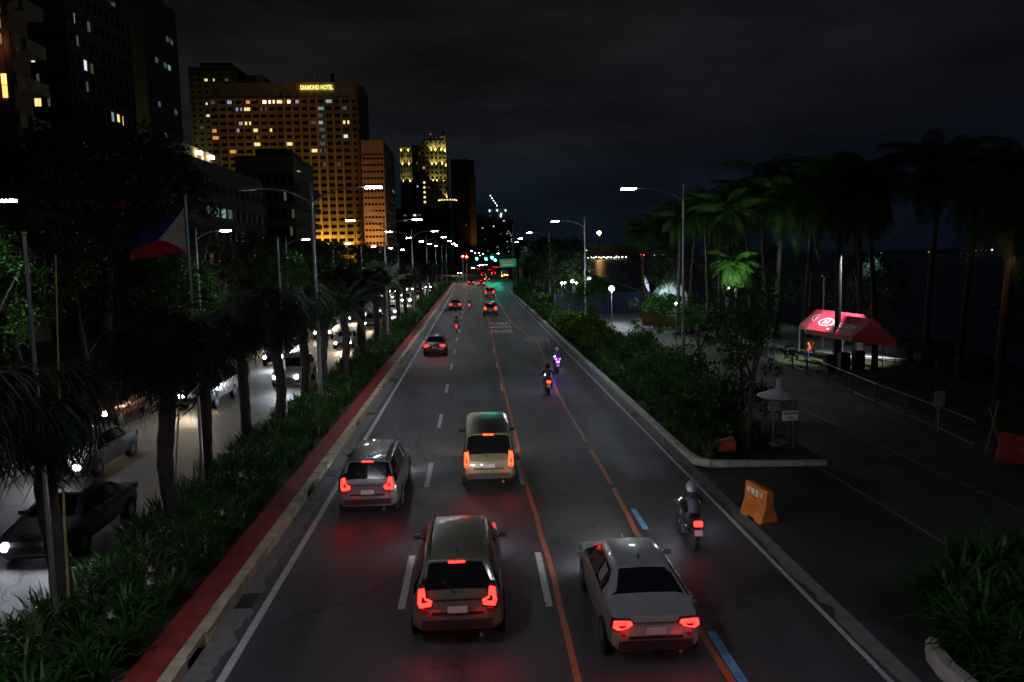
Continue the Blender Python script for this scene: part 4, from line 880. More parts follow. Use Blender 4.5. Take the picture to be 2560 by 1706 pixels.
for i,(x,y,s) in enumerate(((28.5,88,.8),(29,74,.72),(29.3,56,.62),(29.0,38,.6),(28,30.5,.62),(24.3,100,.8))):
    place(t2,False,(x,y,.05),i*1.1,'dark broadleaf tree among the coconut palms by the bay, %s of six'%['second','third','fourth','fifth','sixth','first'][i],s,group='broadleaf trees among the coconut palms')
# slender young trees in the strip
sl=[(10.15,28.6,1.02,'slender young tree with a bare brown trunk beside the bottle cage'),(11.3,50.5,.62,'small staked sapling with a thin trunk in the strip'),(12.0,41,.85,'feathery tree right of the nearest right-hand street lamp'),(9.8,66,.85,'thin tree in front of the navy hoarding, nearest of its kind'),(10.6,72,.9,'thin forked tree in front of the navy hoarding under the star-like lamp'),(9.3,78,.95,'thin tree beside the second right-hand lamp pole'),(12.5,36,.8,'feathery tree behind the slender young tree')]
for i,(x,y,s,lab) in enumerate(sl): place(t3,i==0,(x,y,.12),i*1.7,lab,s,group='slender trees in the planting strip')
# shrubs
s1=bush_proto(M_leafy,1.5,22,60,.26,'croton_shrub','','shrub'); s2=bush_proto(M_leaf,1.6,24,60,.2,'leafy_shrub','','shrub')
for i,(x,y,s) in enumerate(((9.3,57,1.0),(10.2,62,1.1),(9.0,68,1.0),(10.3,72,1.2),(9.2,79,1.1))):
    place(s1,i==0,(x,y,.1),i,'yellow-green croton shrub beside the right kerb, %s from the camera'%ORD[i],s,group='croton shrubs by the right kerb')
for i,(x,y,s) in enumerate(((10.9,33.5,1.15),(9.6,37.5,1.1),(11.2,40.5,1.2),(10.0,44,1.0),(11.3,46.5,1.1),(9.8,50,1.0),(11.5,55,1.1),(8.9,90,1.2),(9.5,100,1.3),(9.0,112,1.3),(22.5,66,1.1),(24.5,72,1.2),(19.2,70,1.0),(20.6,73.5,1.2),(20.3,86,1.5),(22,90,1.6))):
    place(s2,i==0,(x,y,.1),i*1.3,('dark leafy shrub in the strip right of the main road, %s from the camera'%ORD[i]) if i<10 else 'leafy shrub on the promenade side, %s from the camera'%ORD[i-10],s,group='leafy shrubs right of the road')
# ================================================================== BUILDINGS
def wallm(name,c,**k): return mat(name,c,.85,var=.18,scale=.15,**k)
W_cream=wallm('wall_cream',(.42,.36,.27)); W_olive=wallm('wall_olive',(.30,.27,.16)); W_brown=wallm('wall_brown',(.11,.075,.06)); W_dark=wallm('wall_dark',(.05,.045,.05)); W_tan=wallm('wall_tan',(.42,.30,.20)); W_grey=wallm('wall_grey',(.20,.20,.22)); W_blue=wallm('wall_bluegrey',(.08,.10,.13))
G_dark=mat('window_dark',(.012,.012,.014),.25)
def lit(name,c,s): return mat(name,(.05,.05,.05),.5,emit=c,es=s,var=.0)
L_warm=lit('window_warm',(1,.62,.25),1.6); L_yel=lit('window_yellow',(1,.80,.30),1.1); L_white=lit('window_white',(.80,.95,1),.9); L_blue=lit('window_blue',(.35,.5,1),.7); L_teal=lit('window_teal',(.40,.75,.75),.35); L_dim=lit('window_dim',(.55,.5,.28),.10); L_dimc=lit('window_dimcold',(.35,.5,.55),.14); L_or=lit('window_orange',(1,.45,.12),.7); L_hot=lit('window_hot',(1,.66,.32),3.2); L_bw=lit('window_bluewhite',(.62,.75,1),.45)
LM=dict(w=L_warm,y=L_yel,W=L_white,b=L_blue,t=L_teal,d=L_dim,c=L_dimc,o=L_or,h=L_hot,B=L_bw)
def facade(root,org,u,n,cols,rows,du,dz,wf,hf,lits,m_wall,depth=.35,panes=1,budget=[100],frame=True,sill=True):
    """grid of piers and spandrels standing proud of the wall with panes set back between them; org=lower left corner at the wall"""
    org=np.array(org,float); u=np.array(u,float); n=np.array(n,float); zv=np.array([0,0,1.])
    def bx(mb,u0,u1,z0,z1,d0,d1):
        P=[org+u*a+zv*c+n*d for d in (d0,d1) for c in (z0,z1) for a in (u0,u1)]
        mb.add(P,[(0,1,3,2),(4,6,7,5),(0,4,5,1),(2,3,7,6),(0,2,6,4),(1,5,7,3)])
    if frame:
        b=MB(); pw=du*(1-wf)/2
        for c in range(cols+1): bx(b,max(0,c*du-pw),min(cols*du,c*du+pw),0,rows*dz,.0,depth)
        for r_ in range(rows+1): bx(b,0,cols*du,max(0,r_*dz-dz*(1-hf)*.5),min(rows*dz,r_*dz+dz*(1-hf)*.5),.0,depth-.05)
        b.build('facade_grid',m_wall,root)
    rest=MB()
    cells=[(c,r_) for r_ in range(rows) for c in range(cols)]
    cells.sort(key=lambda q:0 if q in lits else 1)
    for c,r_ in cells:
        l=lits.get((c,r_)); u0=c*du+du*(1-wf)/2+.02; u1=(c+1)*du-du*(1-wf)/2-.02; z0=r_*dz+dz*(1-hf)*.5+.02; z1=(r_+1)*dz-dz*(1-hf)*.5-.02
        mb=MB() if budget[0]>0 else rest
        g=.10*(u1-u0)/panes
        pn=range(panes); on=[rng.random()<.62 for _ in range(panes)]; on[int(rng.integers(0,panes))]=True
        if isinstance(l,tuple): key,which=l
        else: key,which=l,None
        if mb is rest: key=None if key is None else key
        for q in pn:
            a=u0+(u1-u0)*q/panes+(g if q else 0)*.5; e=u0+(u1-u0)*(q+1)/panes-(g if q<panes-1 else 0)*.5
            nf0=len(mb.m); bx(mb,a,e,z0+(0 if on[q] else 0),z1,.01,.07)
            if mb is not rest and key and not on[q]: mb.m[nf0:]=[1]*(len(mb.m)-nf0)
        if mb is not rest:
            mb.build('window',[LM[key],G_dark] if key else G_dark,root); budget[0]-=1
    if rest.n: tag(rest.build('window_rows',G_dark,root),kind='stuff')
def bld(name,label,cat,x0,x1,y0,y1,h,m_wall,roof=True):
    r=thing(name,label,cat,((x0+x1)/2,(y0+y1)/2,0)); b=MB(); hx,hy=(x1-x0)/2,(y1-y0)/2
    b.box(-hx,hx,-hy,hy,-.3,h); b.build('wall',m_wall,r)
    if roof: b=MB(); t_=.5; b.box(-hx,hx,-hy,-hy+t_,h,h+1.1); b.box(-hx,hx,hy-t_,hy,h,h+1.1); b.box(-hx,-hx+t_,-hy+t_,hy-t_,h,h+1.1); b.box(hx-t_,hx,-hy+t_,hy-t_,h,h+1.1); b.build('parapet',m_wall,r)
    return r,hx,hy
# --- the orange-lit hotel
YH=381
def XA(px,Y): return A(px,600,Y).x
def ZA(px,py,Y): return A(px,py,Y).z
xL,xR=XA(545,YH),XA(888,YH); HH=ZA(760,212,YH)
r,hx,hy=bld('hotel','broad cream hotel tower washed orange from below with a lit name on top','hotel',xL,xR,YH,YH+24,HH,W_cream)
# rounded corner at the right end
b=MB(); rad=9.0; n=10; pts=[(hx+ (rad*math.sin(PI/2*k/n))*.62, -hy+rad-rad*math.cos(PI/2*k/n)) for k in range(n+1)]+[(hx+rad*.62,hy),(hx,hy)]
b.poly(pts,-.3,HH+.6); b.build('rounded_corner',W_cream,r,smooth=True,angle=60)
cols,rows=17,26; du=(xR-xL)/cols; dz=3.22; ztop=ZA(760,246,YH)
H={}
def hw(px,py,k):
    c=int((XA(px,YH)-xL)/du); rr=int((ZA(px,py,YH)-(ztop-rows*dz))/dz)
    if 0<=c<cols and 0<=rr<rows: H[(c,rr)]=k
z2=lambda x,y:(480+x/3.015,120+y/3.015)
for x,y,k in ((600,398,'h'),(660,398,'h'),(725,396,'w'),(790,394,'h'),(850,385,'B'),(340,405,'b'),(222,425,'d'),(500,403,'o'),(1050,382,'B'),(1110,370,'o'),(1175,365,'o'),(405,470,'B'),(597,478,'d'),(1010,450,'t'),(408,558,'B'),(410,617,'B'),(500,487,'y'),(500,545,'y'),(503,600,'y'),(505,650,'y'),(510,700,'d'),(512,745,'y'),(512,797,'y'),(663,645,'y'),(800,740,'y'),(930,785,'y'),(675,843,'y'),(735,843,'y'),(210,615,'o'),(212,665,'o'),(343,807,'o'),(1180,585,'w'),(1185,684,'W'),(1015,575,'B'),(1020,515,'c'),(1015,630,'c'),(1018,685,'c'),(1020,730,'c'),(1025,780,'c'),(1030,880,'c'),(930,580,'d'),(1125,875,'d'),(1195,440,'c'),(950,1330,'d')): 
    q=z2(x,y); hw(q[0],q[1],k)
facade(r,(-hx,-hy,ztop-rows*dz),(1,0,0),(0,-1,0),cols,rows,du,dz,.76,.50,H,W_cream,depth=.9,panes=3,budget=[100])
# windows round the corner
for rr in range(rows):
    for k in (2,5,8):
        b=MB()
        a=PI/2*k/n; cx_,cy_=hx+rad*math.sin(a)*.62,-hy+rad-rad*math.cos(a); b.obox((cx_+.02,cy_-.04,ztop-rows*dz+rr*dz+1.6),1.5,.25,1.4,rz=a*.8); b.build('corner_window',G_dark,r)
for k in range(8):
    b=MB(); x_=-hx+(9+k)*du; b.box(x_-.45,x_+.45,-hy-2.2,-hy-.9,2,ztop); b.build('fin',W_cream,r)
b=MB(); v,f=text_mb('DIAMOND HOTEL',2.9,extrude=.12,thick=.035,sx=1.0); w=v[:,0].max()-v[:,0].min(); tw=XA(832,YH)-XA(752,YH); v[:,0]*=tw/w
pc=A(792,220,YH); V2=np.stack([v[:,0]+pc.x-r.location.x,-v[:,2]-hy-.5,v[:,1]*1.0+pc.z],1); b.add(V2,f); b.build('lit_sign',emis('sign_yellow',(1,.86,.22),1.5),r)
b=MB(); b.tube([(XA(838,YH)-r.location.x,0,HH),(XA(838,YH)-r.location.x,0,HH+7.5)],.9,8); b.tube([(XA(800,YH)-r.location.x,0,HH),(XA(800,YH)-r.location.x,0,HH+11)],.12,5); b.build('roof_mast',W_dark,r)
# floodlights at the foot of the hotel (the building's own uplighting)
for i,px in enumerate((708,742,776,812,850,884)):
    x=XA(px,YH); fl=thing('floodlight','orange floodlight at the foot of the hotel wall, %s of six from the left'%['first','second','third','fourth','fifth','sixth'][i],'floodlight',(x,YH-9,0),0,'floodlights at the foot of the hotel')
    b=MB(); b.box(-.5,.5,-.4,.4,0,1.0); b.build('housing',M_blk,fl); lamp_light('flood_beam','SPOT',(x,YH-6.0,2.5),10500*(1.15-.12*i),(1,.50,.06),size=.5,rot=aim((0,6.0,22)),spot=118,blend=.9); lamp_light('wall_grazer','SPOT',(x,YH-3.6,11.0),(40000,42000,32000,13000,9000,5000)[i],(1,.50,.05),size=.4,rot=aim((0,3.2,14)),spot=130,blend=.9)
r2,hx2,hy2=bld('annex_building','low cream annex at the left foot of the orange-lit hotel','building',XA(655,300),XA(762,300),300,312,ZA(700,583,300),W_cream)
lamp_light('flood_beam','SPOT',(XA(730,300),292,4),9000,(1,.50,.06),size=.4,rot=aim((-.3,1,.25)),spot=120,blend=.8)
# --- condominium behind the hotel
Y=450; r,hx,hy=bld('condominium_tower','olive condominium tower with small balconies behind the left end of the hotel','tower',XA(497,Y),XA(615,Y),Y,Y+30,ZA(560,172,Y),W_olive)
b=MB(); b.box(hx,hx+XA(665,Y)-XA(617,Y),0,hy*2,-.3,ZA(640,172,Y)); b.box(-hx*.55,hx*.75,-hy+1,hy,ZA(560,172,Y),ZA(560,156,Y)); b.build('rear_wing',W_olive,r)
facade(r,(-hx,-hy,10),(1,0,0),(0,-1,0),7,32,2*hx/7,(ZA(560,178,Y)-10)/32,.5,.42,{(2,30):'y',(3,30):'y',(5,30):'c',(2,26):'W',(3,26):'c',(4,26):'c',(5,27):'c',(2,24):'W',(1,22):'c',(1,14):'c',(2,16):'t',(2,12):'t',(6,26):'c',(0,20):'d',(4,28):'d',(5,28):'d'},W_olive,depth=.7,panes=2,budget=[60])
lamp_light('condo_glow','SPOT',(XA(560,Y),Y-30,40),9000,(1,.85,.35),size=2,rot=aim((0,45,35)),spot=90,blend=1)
# --- office block with window bands
Y=330; x0,x1=XA(912,Y),XA(967,Y); hO=ZA(940,358,Y); r,hx,hy=bld('office_block','orange-washed office block with rows of square windows right of the hotel','office building',x0,x1,Y,Y+44,hO,W_tan)
dzO=(ZA(940,395,Y)-ZA(940,575,Y))/11.05; z0=ZA(940,395,Y)+dzO*.4-14*dzO
facade(r,(-hx+.3,-hy,z0),(1,0,0),(0,-1,0),6,14,(2*hx-.6)/6,dzO,.80,.36,{(0,5):'c',(1,5):'c',(2,5):'d'},W_tan,depth=.25,budget=[90])
facade(r,(hx,-hy,z0),(0,1,0),(1,0,0),9,14,44/9,dzO,.4,.36,{(6,9):'t',(7,9):'t'},W_dark,depth=.2,budget=[10],frame=False)
for px in (925,955): lamp_light('office_flood','SPOT',(XA(px,Y),Y-14,4),15000,(1,.46,.12),size=.5,rot=aim((0,12,30)),spot=100,blend=.9)
# --- round-balcony block in front of the hotel
Y=180; x0,x1=XA(598,Y),XA(742,Y); hB=ZA(660,402,Y); r,hx,hy=bld('terraced_block','dark brown block with curved balconies and a pale awning before the hotel','building',x0,x1,Y,Y+22,hB,W_brown)
fl=7; dzB=3.9
for k in range(fl):
    z_=hB-2-k*dzB; b=MB(); n=10; ex=.9+.25*(k%2); pts=[(-hx-.5,-hy-1.6),(hx-2,-hy-1.6)]+[(hx-2+ (3.6)*math.sin(PI/2*q/n),-hy-1.6+3.6-3.6*math.cos(PI/2*q/n)) for q in range(1,n+1)]+[(hx+1.6,hy),(hx,hy),(hx,-hy),(-hx-.5,-hy)]
    if k>0: b.poly(pts,z_-.9,z_+.25); b.build('balcony',W_brown,r)
facade(r,(-hx,-hy,hB-2-fl*dzB),(1,0,0),(0,-1,0),8,fl,2*hx/8,dzB,.7,.5,{(6,5):'c',(7,4):'d',(7,3):'d',(7,2):'d'},W_brown,depth=.15,panes=2,budget=[60],frame=False)
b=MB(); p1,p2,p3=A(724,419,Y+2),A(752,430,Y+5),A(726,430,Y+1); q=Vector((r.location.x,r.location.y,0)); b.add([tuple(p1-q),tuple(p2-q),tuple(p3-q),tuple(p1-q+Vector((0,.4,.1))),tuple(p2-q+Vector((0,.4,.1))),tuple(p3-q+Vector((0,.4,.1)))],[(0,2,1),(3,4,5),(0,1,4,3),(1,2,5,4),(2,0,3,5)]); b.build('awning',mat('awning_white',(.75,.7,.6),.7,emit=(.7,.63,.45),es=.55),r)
b=MB(); b.box(-hx*.5,hx*.6,-hy*.5,hy,hB,hB+3.4); b.build('penthouse',W_brown,r)
# --- long side building descending along the road (teal windows)
r,hx,hy=bld('long_low_block','long dark building with teal lit windows and two lamps on its roof terrace','building',-66,-41,110,158,22.0,W_dark)
facade(r,(hx,-hy,2.5),(0,1,0),(1,0,0),14,5,48/14,3.7,.85,.42,{(4,3):'c',(5,3):'c',(6,3):'t',(7,3):'c',(9,2):'c',(10,2):'d'},W_dark,depth=.3,budget=[70])
b=MB()
for y in (-8,-2.5): b.obox((hx-1.0,y,24.4),.5,1.2,.5)
b.build('terrace_lamp',emis('terrace_lamp',(1,.88,.45),9),r); lamp_light('terrace_glow','POINT',(-42.5,129,24.0),90,(1,.85,.4),size=.3)
b=MB(); b.box(hx-6,hx-1.6,-14,4,22,25.2); b.build('terrace_wall',W_cream,r)
# --- low block with brown-orange bands
r,hx,hy=bld('banded_car_park','low block with dim orange-brown concrete bands behind the dark tree','building',A(90,460,100).x,A(440,460,100).x,100,109,A(250,428,100).z,W_dark,roof=False)
M_band=wallm('wall_orange_band',(.50,.16,.05))
for py0,py1,xa,xb in ((427,463,90,440),(500,522,120,440),(384,402,90,360)):
    b=MB(); zt,zb_=A(260,py0,100).z,A(260,py1,100).z; b.box(A(xa,460,100).x-r.location.x,A(xb,460,100).x-r.location.x,-hy-.6,-hy,zb_,zt); b.build('band',M_band,r)
lamp_light('carpark_lamp','SPOT',(-48,80,13),5200,(1,.42,.1),size=.6,rot=aim((-5,20,0)),spot=140,blend=1)
# --- dark towers at the left
r,hx,hy=bld('office_tower','black office tower at the left with a few blue-white and yellow lit windows','tower',-106.5,-66.5,137.6,163,54.6,W_dark)
zt=54.6
facade(r,(-hx+29.5,-hy,1),(1,0,0),(0,-1,0),7,15,10.5/7,3.55,.8,.5,{(1,13):'c',(2,13):'W',(2,11):'W',(3,11):'W',(1,10):'t',(2,10):'t',(3,10):'d',(0,9):'d',(1,9):'d',(2,9):'d',(3,9):'y',(4,9):'d',(3,7):'W',(2,7):'c',(1,5):'W',(2,5):'W',(2,3):'t'},W_dark,depth=.3,panes=2,budget=[70])
facade(r,(hx,-hy,1),(0,1,0),(1,0,0),11,15,25.4/11,3.55,.6,.5,{(1,13):'t',(3,13):'c',(1,12):'c',(2,11):'W',(3,11):'d',(2,10):'c',(6,9):'t',(7,9):'y',(8,9):'y',(7,8):'d',(1,7):'W',(2,7):'W',(3,6):'W',(5,4):'t'},W_brown,depth=.25,panes=2,budget=[70])
r,hx,hy=bld('glass_tower','dark glass tower with yellow-edged balconies behind the black office tower','tower',-101,-78.3,200,222,73.2,W_blue)
H={}
for c in (0,1,3):
    for k in (17,15,13,12,11,10): H[(c,k)]='c'
facade(r,(hx-12.4,-hy,6),(1,0,0),(0,-1,0),4,18,1.7,3.6,.85,.45,H,W_olive,depth=1.2,budget=[72])
facade(r,(hx,-hy,6),(0,1,0),(1,0,0),8,18,22/8,3.6,.7,.35,{(5,16):'c',(6,16):'c',(2,14):'c',(4,14):'c',(5,14):'t',(2,11):'c',(3,9):'c',(2,8):'c',(6,11):'c'},W_blue,depth=.12,budget=[30])
b=MB()
for k in range(18): b.obox((hx-5.5,-hy-1.4,6+k*3.6),.5,.3,.5)
b.build('balcony_lamp',emis('balcony_lamp',(1,.72,.12),.9),r)
lamp_light('glass_tower_wash','SPOT',(-86,186,20),3500,(1,.75,.12),size=1,rot=aim((2,14,26)),spot=100,blend=1)
r,hx,hy=bld('balcony_tower','near dark tower at the left edge with a lit orange strip and balconies','tower',-80,-44.6,80,84.5,62,W_brown)
b=MB()
xs=A(10,200,79.9).x-r.location.x
for k,(py0,py1,ww) in enumerate(((185,212,.55),(214,245,.5),(5,30,.3),(45,70,.2),(85,110,.18))):
    b=MB(); z_1,z_0=A(10,py0,80).z,A(10,py1,80).z; b.obox((xs,-hy-.06,(z_0+z_1)/2),ww,.06,z_1-z_0); b.build('lit_window',lit('stair_light_%d'%k,(1,.45,.12),(2.4,2.0,.5,.35,.25)[k]),r)
b=MB(); b.box(xs-1.5,xs-.5,-hy-.9,-hy,0,62); b.box(xs+.7,xs+1.3,-hy-.9,-hy,0,62); b.build('pier',W_brown,r)
for k in range(16):
    b=MB(); z_=2+k*3.75; b.box(hx,hx+1.7,-hy+1,hy,z_,z_+1.25); b.box(xs+1.6,hx+1.7,-hy-1.2,-hy,z_,z_+1.25); b.build('balcony',wallm('balcony_olive',(.15,.14,.09)),r)
lamp_light('tower_strip_glow','POINT',(r.location.x+xs,r.location.y-hy-1.5,28.5),40,(1,.4,.1),size=.3)
# --- dark middle masses and twin lit towers
Y=600; r,hx,hy=bld('dark_slab_block','low dark slab block below the lit twin towers','building',XA(985,Y),XA(1128,Y),Y,Y+25,ZA(1050,525,Y),W_dark)
facade(r,(-hx,-hy,2),(1,0,0),(0,-1,0),12,11,2*hx/12,3.6,.6,.4,{(2,10):'c',(4,10):'W',(5,10):'c',(2,9):'t',(4,9):'t'},W_dark,depth=.4,budget=[40])
Y=700
r,hx,hy=bld('lit_crown_tower','tall tower with a yellow-lit pillared crown and spire, right one of the lit pair','tower',XA(1060,Y),XA(1122,Y),Y,Y+30,ZA(1090,352,Y),W_olive)
H={(0,k):'y' for k in (11,12,13,14,15)}; H.update({(2,19):'o',(1,14):'d',(0,18):'o',(3,9):'d'})
facade(r,(-hx,-hy,8),(1,0,0),(0,-1,0),6,24,2*hx/6,(ZA(1090,352,Y)-8)/24,.5,.45,H,W_olive,depth=.5,budget=[60])
b=MB(); sp=XA(1115,Y)-r.location.x; zt=ZA(1090,352,Y); b.box(sp-2.2,sp+2.0,-hy,-hy+5,zt,zt+4); b.add([(sp-2,-hy,zt+4),(sp+2,-hy,zt+4),(sp+2,-hy+4,zt+4),(sp-2,-hy+4,zt+4),(sp,-hy+2,zt+10)],[(0,1,4),(1,2,4),(2,3,4),(3,0,4)]); b.build('spire',W_cream,r)
b=MB(); b.tube([(XA(1082,Y)-r.location.x,0,zt),(XA(1082,Y)-r.location.x,0,ZA(1082,331,Y))],.4,5); b.build('antenna',W_dark,r)
b=MB(); b.lathe([(.001,-.8),(.8,0),(.001,.8)],c=(XA(1082,Y)-r.location.x,0,ZA(1082,331,Y)+.6),n=8); b.build('beacon',emis('beacon_red',(1,.05,.1),.8),r)
M_wash=(1,.84,.25)
cols_=MB()
up=[]
for px,py0,py1 in ((1085,358,378),(1095,358,378),(1110,358,378),(1119,340,382),(1086,398,414),(1096,398,414),(1111,390,413),(1120,408,418),(1087,448,455),(1097,448,455),(1113,450,454),(1120,480,497)):
    x=XA(px,Y)-r.location.x; z_0,z_1=ZA(px,py1,Y),ZA(px,py0,Y); cols_.obox((x,-hy-1.0,(z_0+z_1)/2),1.1,.8,z_1-z_0); up.append((x+r.location.x,Y-2.6,z_0-.5,z_1-z_0))
cols_.build('pilaster',W_cream,r)
for x,y,z_,hgt in up: lamp_light('crown_uplight','SPOT',(x,y,z_),1500+hgt*220,M_wash,size=.3,rot=aim((0,1.4,5.0)),spot=80,blend=.8)
b=MB(); x0,x1=XA(1102,Y)-r.location.x,XA(1143,Y)-r.location.x
b.lathe([(7.5,0),(7.5,2.5)],c=((x0+x1)/2,-hy-8,ZA(1122,506,Y)),n=20); b.build('round_pavilion',W_cream,r)
b=MB()
for k in range(11): a=PI+PI*k/10; b.obox(((x0+x1)/2+7.7*math.cos(a),-hy-8+7.7*math.sin(a),ZA(1122,503,Y)),.9,.5,.8)
b.build('pavilion_lamps',emis('pavilion_lamp',(1,.78,.3),2.2),r)
r,hx,hy=bld('lit_pillar_tower','slimmer tower with two yellow-lit pillars, left one of the lit pair','tower',XA(1007,Y),XA(1036,Y),Y,Y+28,ZA(1020,372,Y),W_olive)
facade(r,(-hx,-hy,8),(1,0,0),(0,-1,0),4,22,2*hx/4,(ZA(1020,372,Y)-8)/22,.45,.45,{},W_olive,depth=.4,budget=[24])
b=MB(); up=[]
for px,py0,py1 in ((1011,371,380),(1028,371,380),(1013,395,414),(1029,395,414),(1014,449,456),(1031,449,456)):
    x=XA(px,Y)-r.location.x; z_0,z_1=ZA(px,py1,Y),ZA(px,py0,Y); b.obox((x,-hy-1.0,(z_0+z_1)/2),1.0,.8,z_1-z_0); up.append((x+r.location.x,Y-2.6,z_0-.5,z_1-z_0))
b.build('pilaster',W_cream,r)
for x,y,z_,hgt in up: lamp_light('crown_uplight','SPOT',(x,y,z_),1500+hgt*220,M_wash,size=.3,rot=aim((0,1.4,5.0)),spot=80,blend=.8)
r,hx,hy=bld('stepped_tower','dim tower filling the gap between the two lit towers','tower',XA(1036,Y),XA(1060,Y)+2,Y+5,Y+30,ZA(1050,365,Y),W_brown)
facade(r,(-hx,-hy,8),(1,0,0),(0,-1,0),4,24,2*hx/4,(ZA(1050,365,Y)-8)/24,.5,.5,{(1,20):'d',(3,19):'d',(3,17):'d',(1,15):'B',(3,13):'t',(3,11):'d',(3,10):'y',(3,9):'t',(2,22):'d',(3,21):'d'},W_brown,depth=.3,budget=[40])
Y=900; r,hx,hy=bld('plain_dark_tower','plain black tower with one dim orange-lit edge above the junction','tower',XA(1132,Y),XA(1190,Y),Y,Y+40,ZA(1160,404,Y),W_brown)
b=MB(); b.box(hx-6,hx+1,-hy-1,-hy+6,0,ZA(1180,440,Y)); b.build('corner_shaft',W_tan,r); lamp_light('shaft_glow','SPOT',(XA(1184,Y),Y-16,8),6000,(1,.42,.1),size=1,rot=aim((0,14,40)),spot=70,blend=1)
facade(r,(-hx,-hy,8),(1,0,0),(0,-1,0),8,26,(2*hx-7)/8,4.2,.5,.4,{(6,8):'c'},W_brown,depth=.3,budget=[10])
# far cluster with a construction site
Y=1300
for i,(a,bq,py,mm,ls) in enumerate(((1192,1222,538,W_grey,{(3,8):'c',(2,13):'y',(4,3):'t'}),(1222,1265,524,W_blue,{(1,12):'W',(4,14):'W',(0,16):'c',(2,4):'t',(3,9):'c'}),(1266,1284,550,W_blue,{(0,12):'W',(1,13):'W',(2,12):'W',(3,11):'W',(0,8):'W',(3,9):'W',(3,8):'W',(1,6):'W',(0,5):'W',(2,5):'W',(1,3):'W'}))):
    r,hx,hy=bld('distant_tower','small distant tower at the end of the road, %s'%['leftmost of the three','the middle one below the crane','rightmost and dotted with work lights'][i],'tower',XA(a,Y),XA(bq,Y),Y,Y+30,ZA(a,py,Y),mm)
    facade(r,(-hx,-hy,4),(1,0,0),(0,-1,0),5,18,2*hx/5,(ZA(a,py,Y)-8)/18,.5,.4,{k:v for k,v in ls.items()},mm,depth=.4,budget=[30])
    r['group']='distant towers at the end of the road'
zc=ZA(1240,524,Y); xc=XA(1244,Y); r=thing('tower_crane','lit construction crane with white lamps along its raised jib above the far towers','crane',(xc,Y,zc+1.2))
b=MB(); e=A(1226,490,Y)-Vector((xc,Y,zc+1.2)); b.tube([(0,0,0),(0,0,6)],.8,4); b.build('mast',W_grey,r); b=MB(); b.tube([(0,0,5),tuple(e)],[.7,.4],4); b.build('jib',W_grey,r)
Ml=emis('site_lamp',(.75,.95,1),5)
for k in range(5):
    q=Vector((0,0,5)).lerp(e,k/4); b=MB(); b.lathe([(.001,-1.1),(1.1,0),(.001,1.1)],c=tuple(q+Vector((0,-1.5,0))),n=8); b.build('work_lamp',Ml,r,smooth=True)
for k,(px,py) in enumerate(((1224,527),(1243,526),(1264,526),(1253,535),(1252,540))):
    p=A(px,py,Y-2); b=MB(); b.lathe([(.001,-1.3),(1.3,0),(.001,1.3)],n=8); b.tube([(0,1,-2.5),(0,1,0)],.2,4); o=b.build('work_light',Ml,loc=p); tag(o,'white work light on the far construction tower, %s of five'%ORD[k],'work light','work lights on the far construction tower')
for px,py in ((1302,508),(1282,560)):
    p=A(px,py,240); b=MB(); b.tube([(0,0,0),(0,0,p.z)],[.35,.2],6); o=b.build('mast',M_pole,loc=(p.x,p.y,0)); tag(o,('thick' if px==1302 else 'thin')+' dark mast rising above the trees right of the road end','mast')
# ================================================================== RIGHT SIDE OBJECTS
M_bluep=mat('rail_blue',(.02,.10,.24),.5,var=.2,scale=4)
posts=[(18.35,27.6),(18.7,30.6),(18.85,33.2),(19.0,36.0),(19.35,39.2),(19.7,42.7),(19.85,45.9),(20.1,48.6),(20.2,52.0),(20.0,56),(19.7,60)]
r=thing('railing','long blue tubular railing between the service road and the lawn','railing',(19,40,0)); 
for x,y in posts: b=MB(); b.tube([(x-19,y-40,0),(x-19,y-40,1.12)],.055,8); b.build('post',M_bluep,r)
b=MB(); b.tube([(x-19,y-40,1.12) for x,y in posts],.03,6); b.tube([(x-19,y-40,.25) for x,y in posts],.018,6); b.build('rail',M_bluep,r)
M_sgn=mat('sign_board',(.42,.36,.34),.6)
for x,y,l in ((18.68,30.55,'small pale notice board fixed on a blue railing post near the right edge'),(19.95,52.4,'small pale notice board fixed on the railing before the red canopy')):
    b=MB(); b.box(-.22,.22,-.02,.02,1.15,1.75); b.tube([(0,.04,0),(0,.04,1.7)],.02,5); o=b.build('notice_board',M_sgn,loc=(x,y-.12,0)); tag(o,l,'sign')
# stakes against the last post
for a,l in (((-.25,0,0,.22,.1,1.95),'bamboo stake leaning right against the end post of the railing'),((.35,0,0,-.12,.1,1.7),'bamboo stake leaning left, crossing the other stake by the railing')):
    b=MB(); b.tube([a[:3],a[3:]],.035,6); o=b.build('bamboo_stake',mat('stake_wood',(.30,.25,.15),.8),loc=(18.75,27.2,0)); tag(o,l,'stake','crossed stakes by the railing')
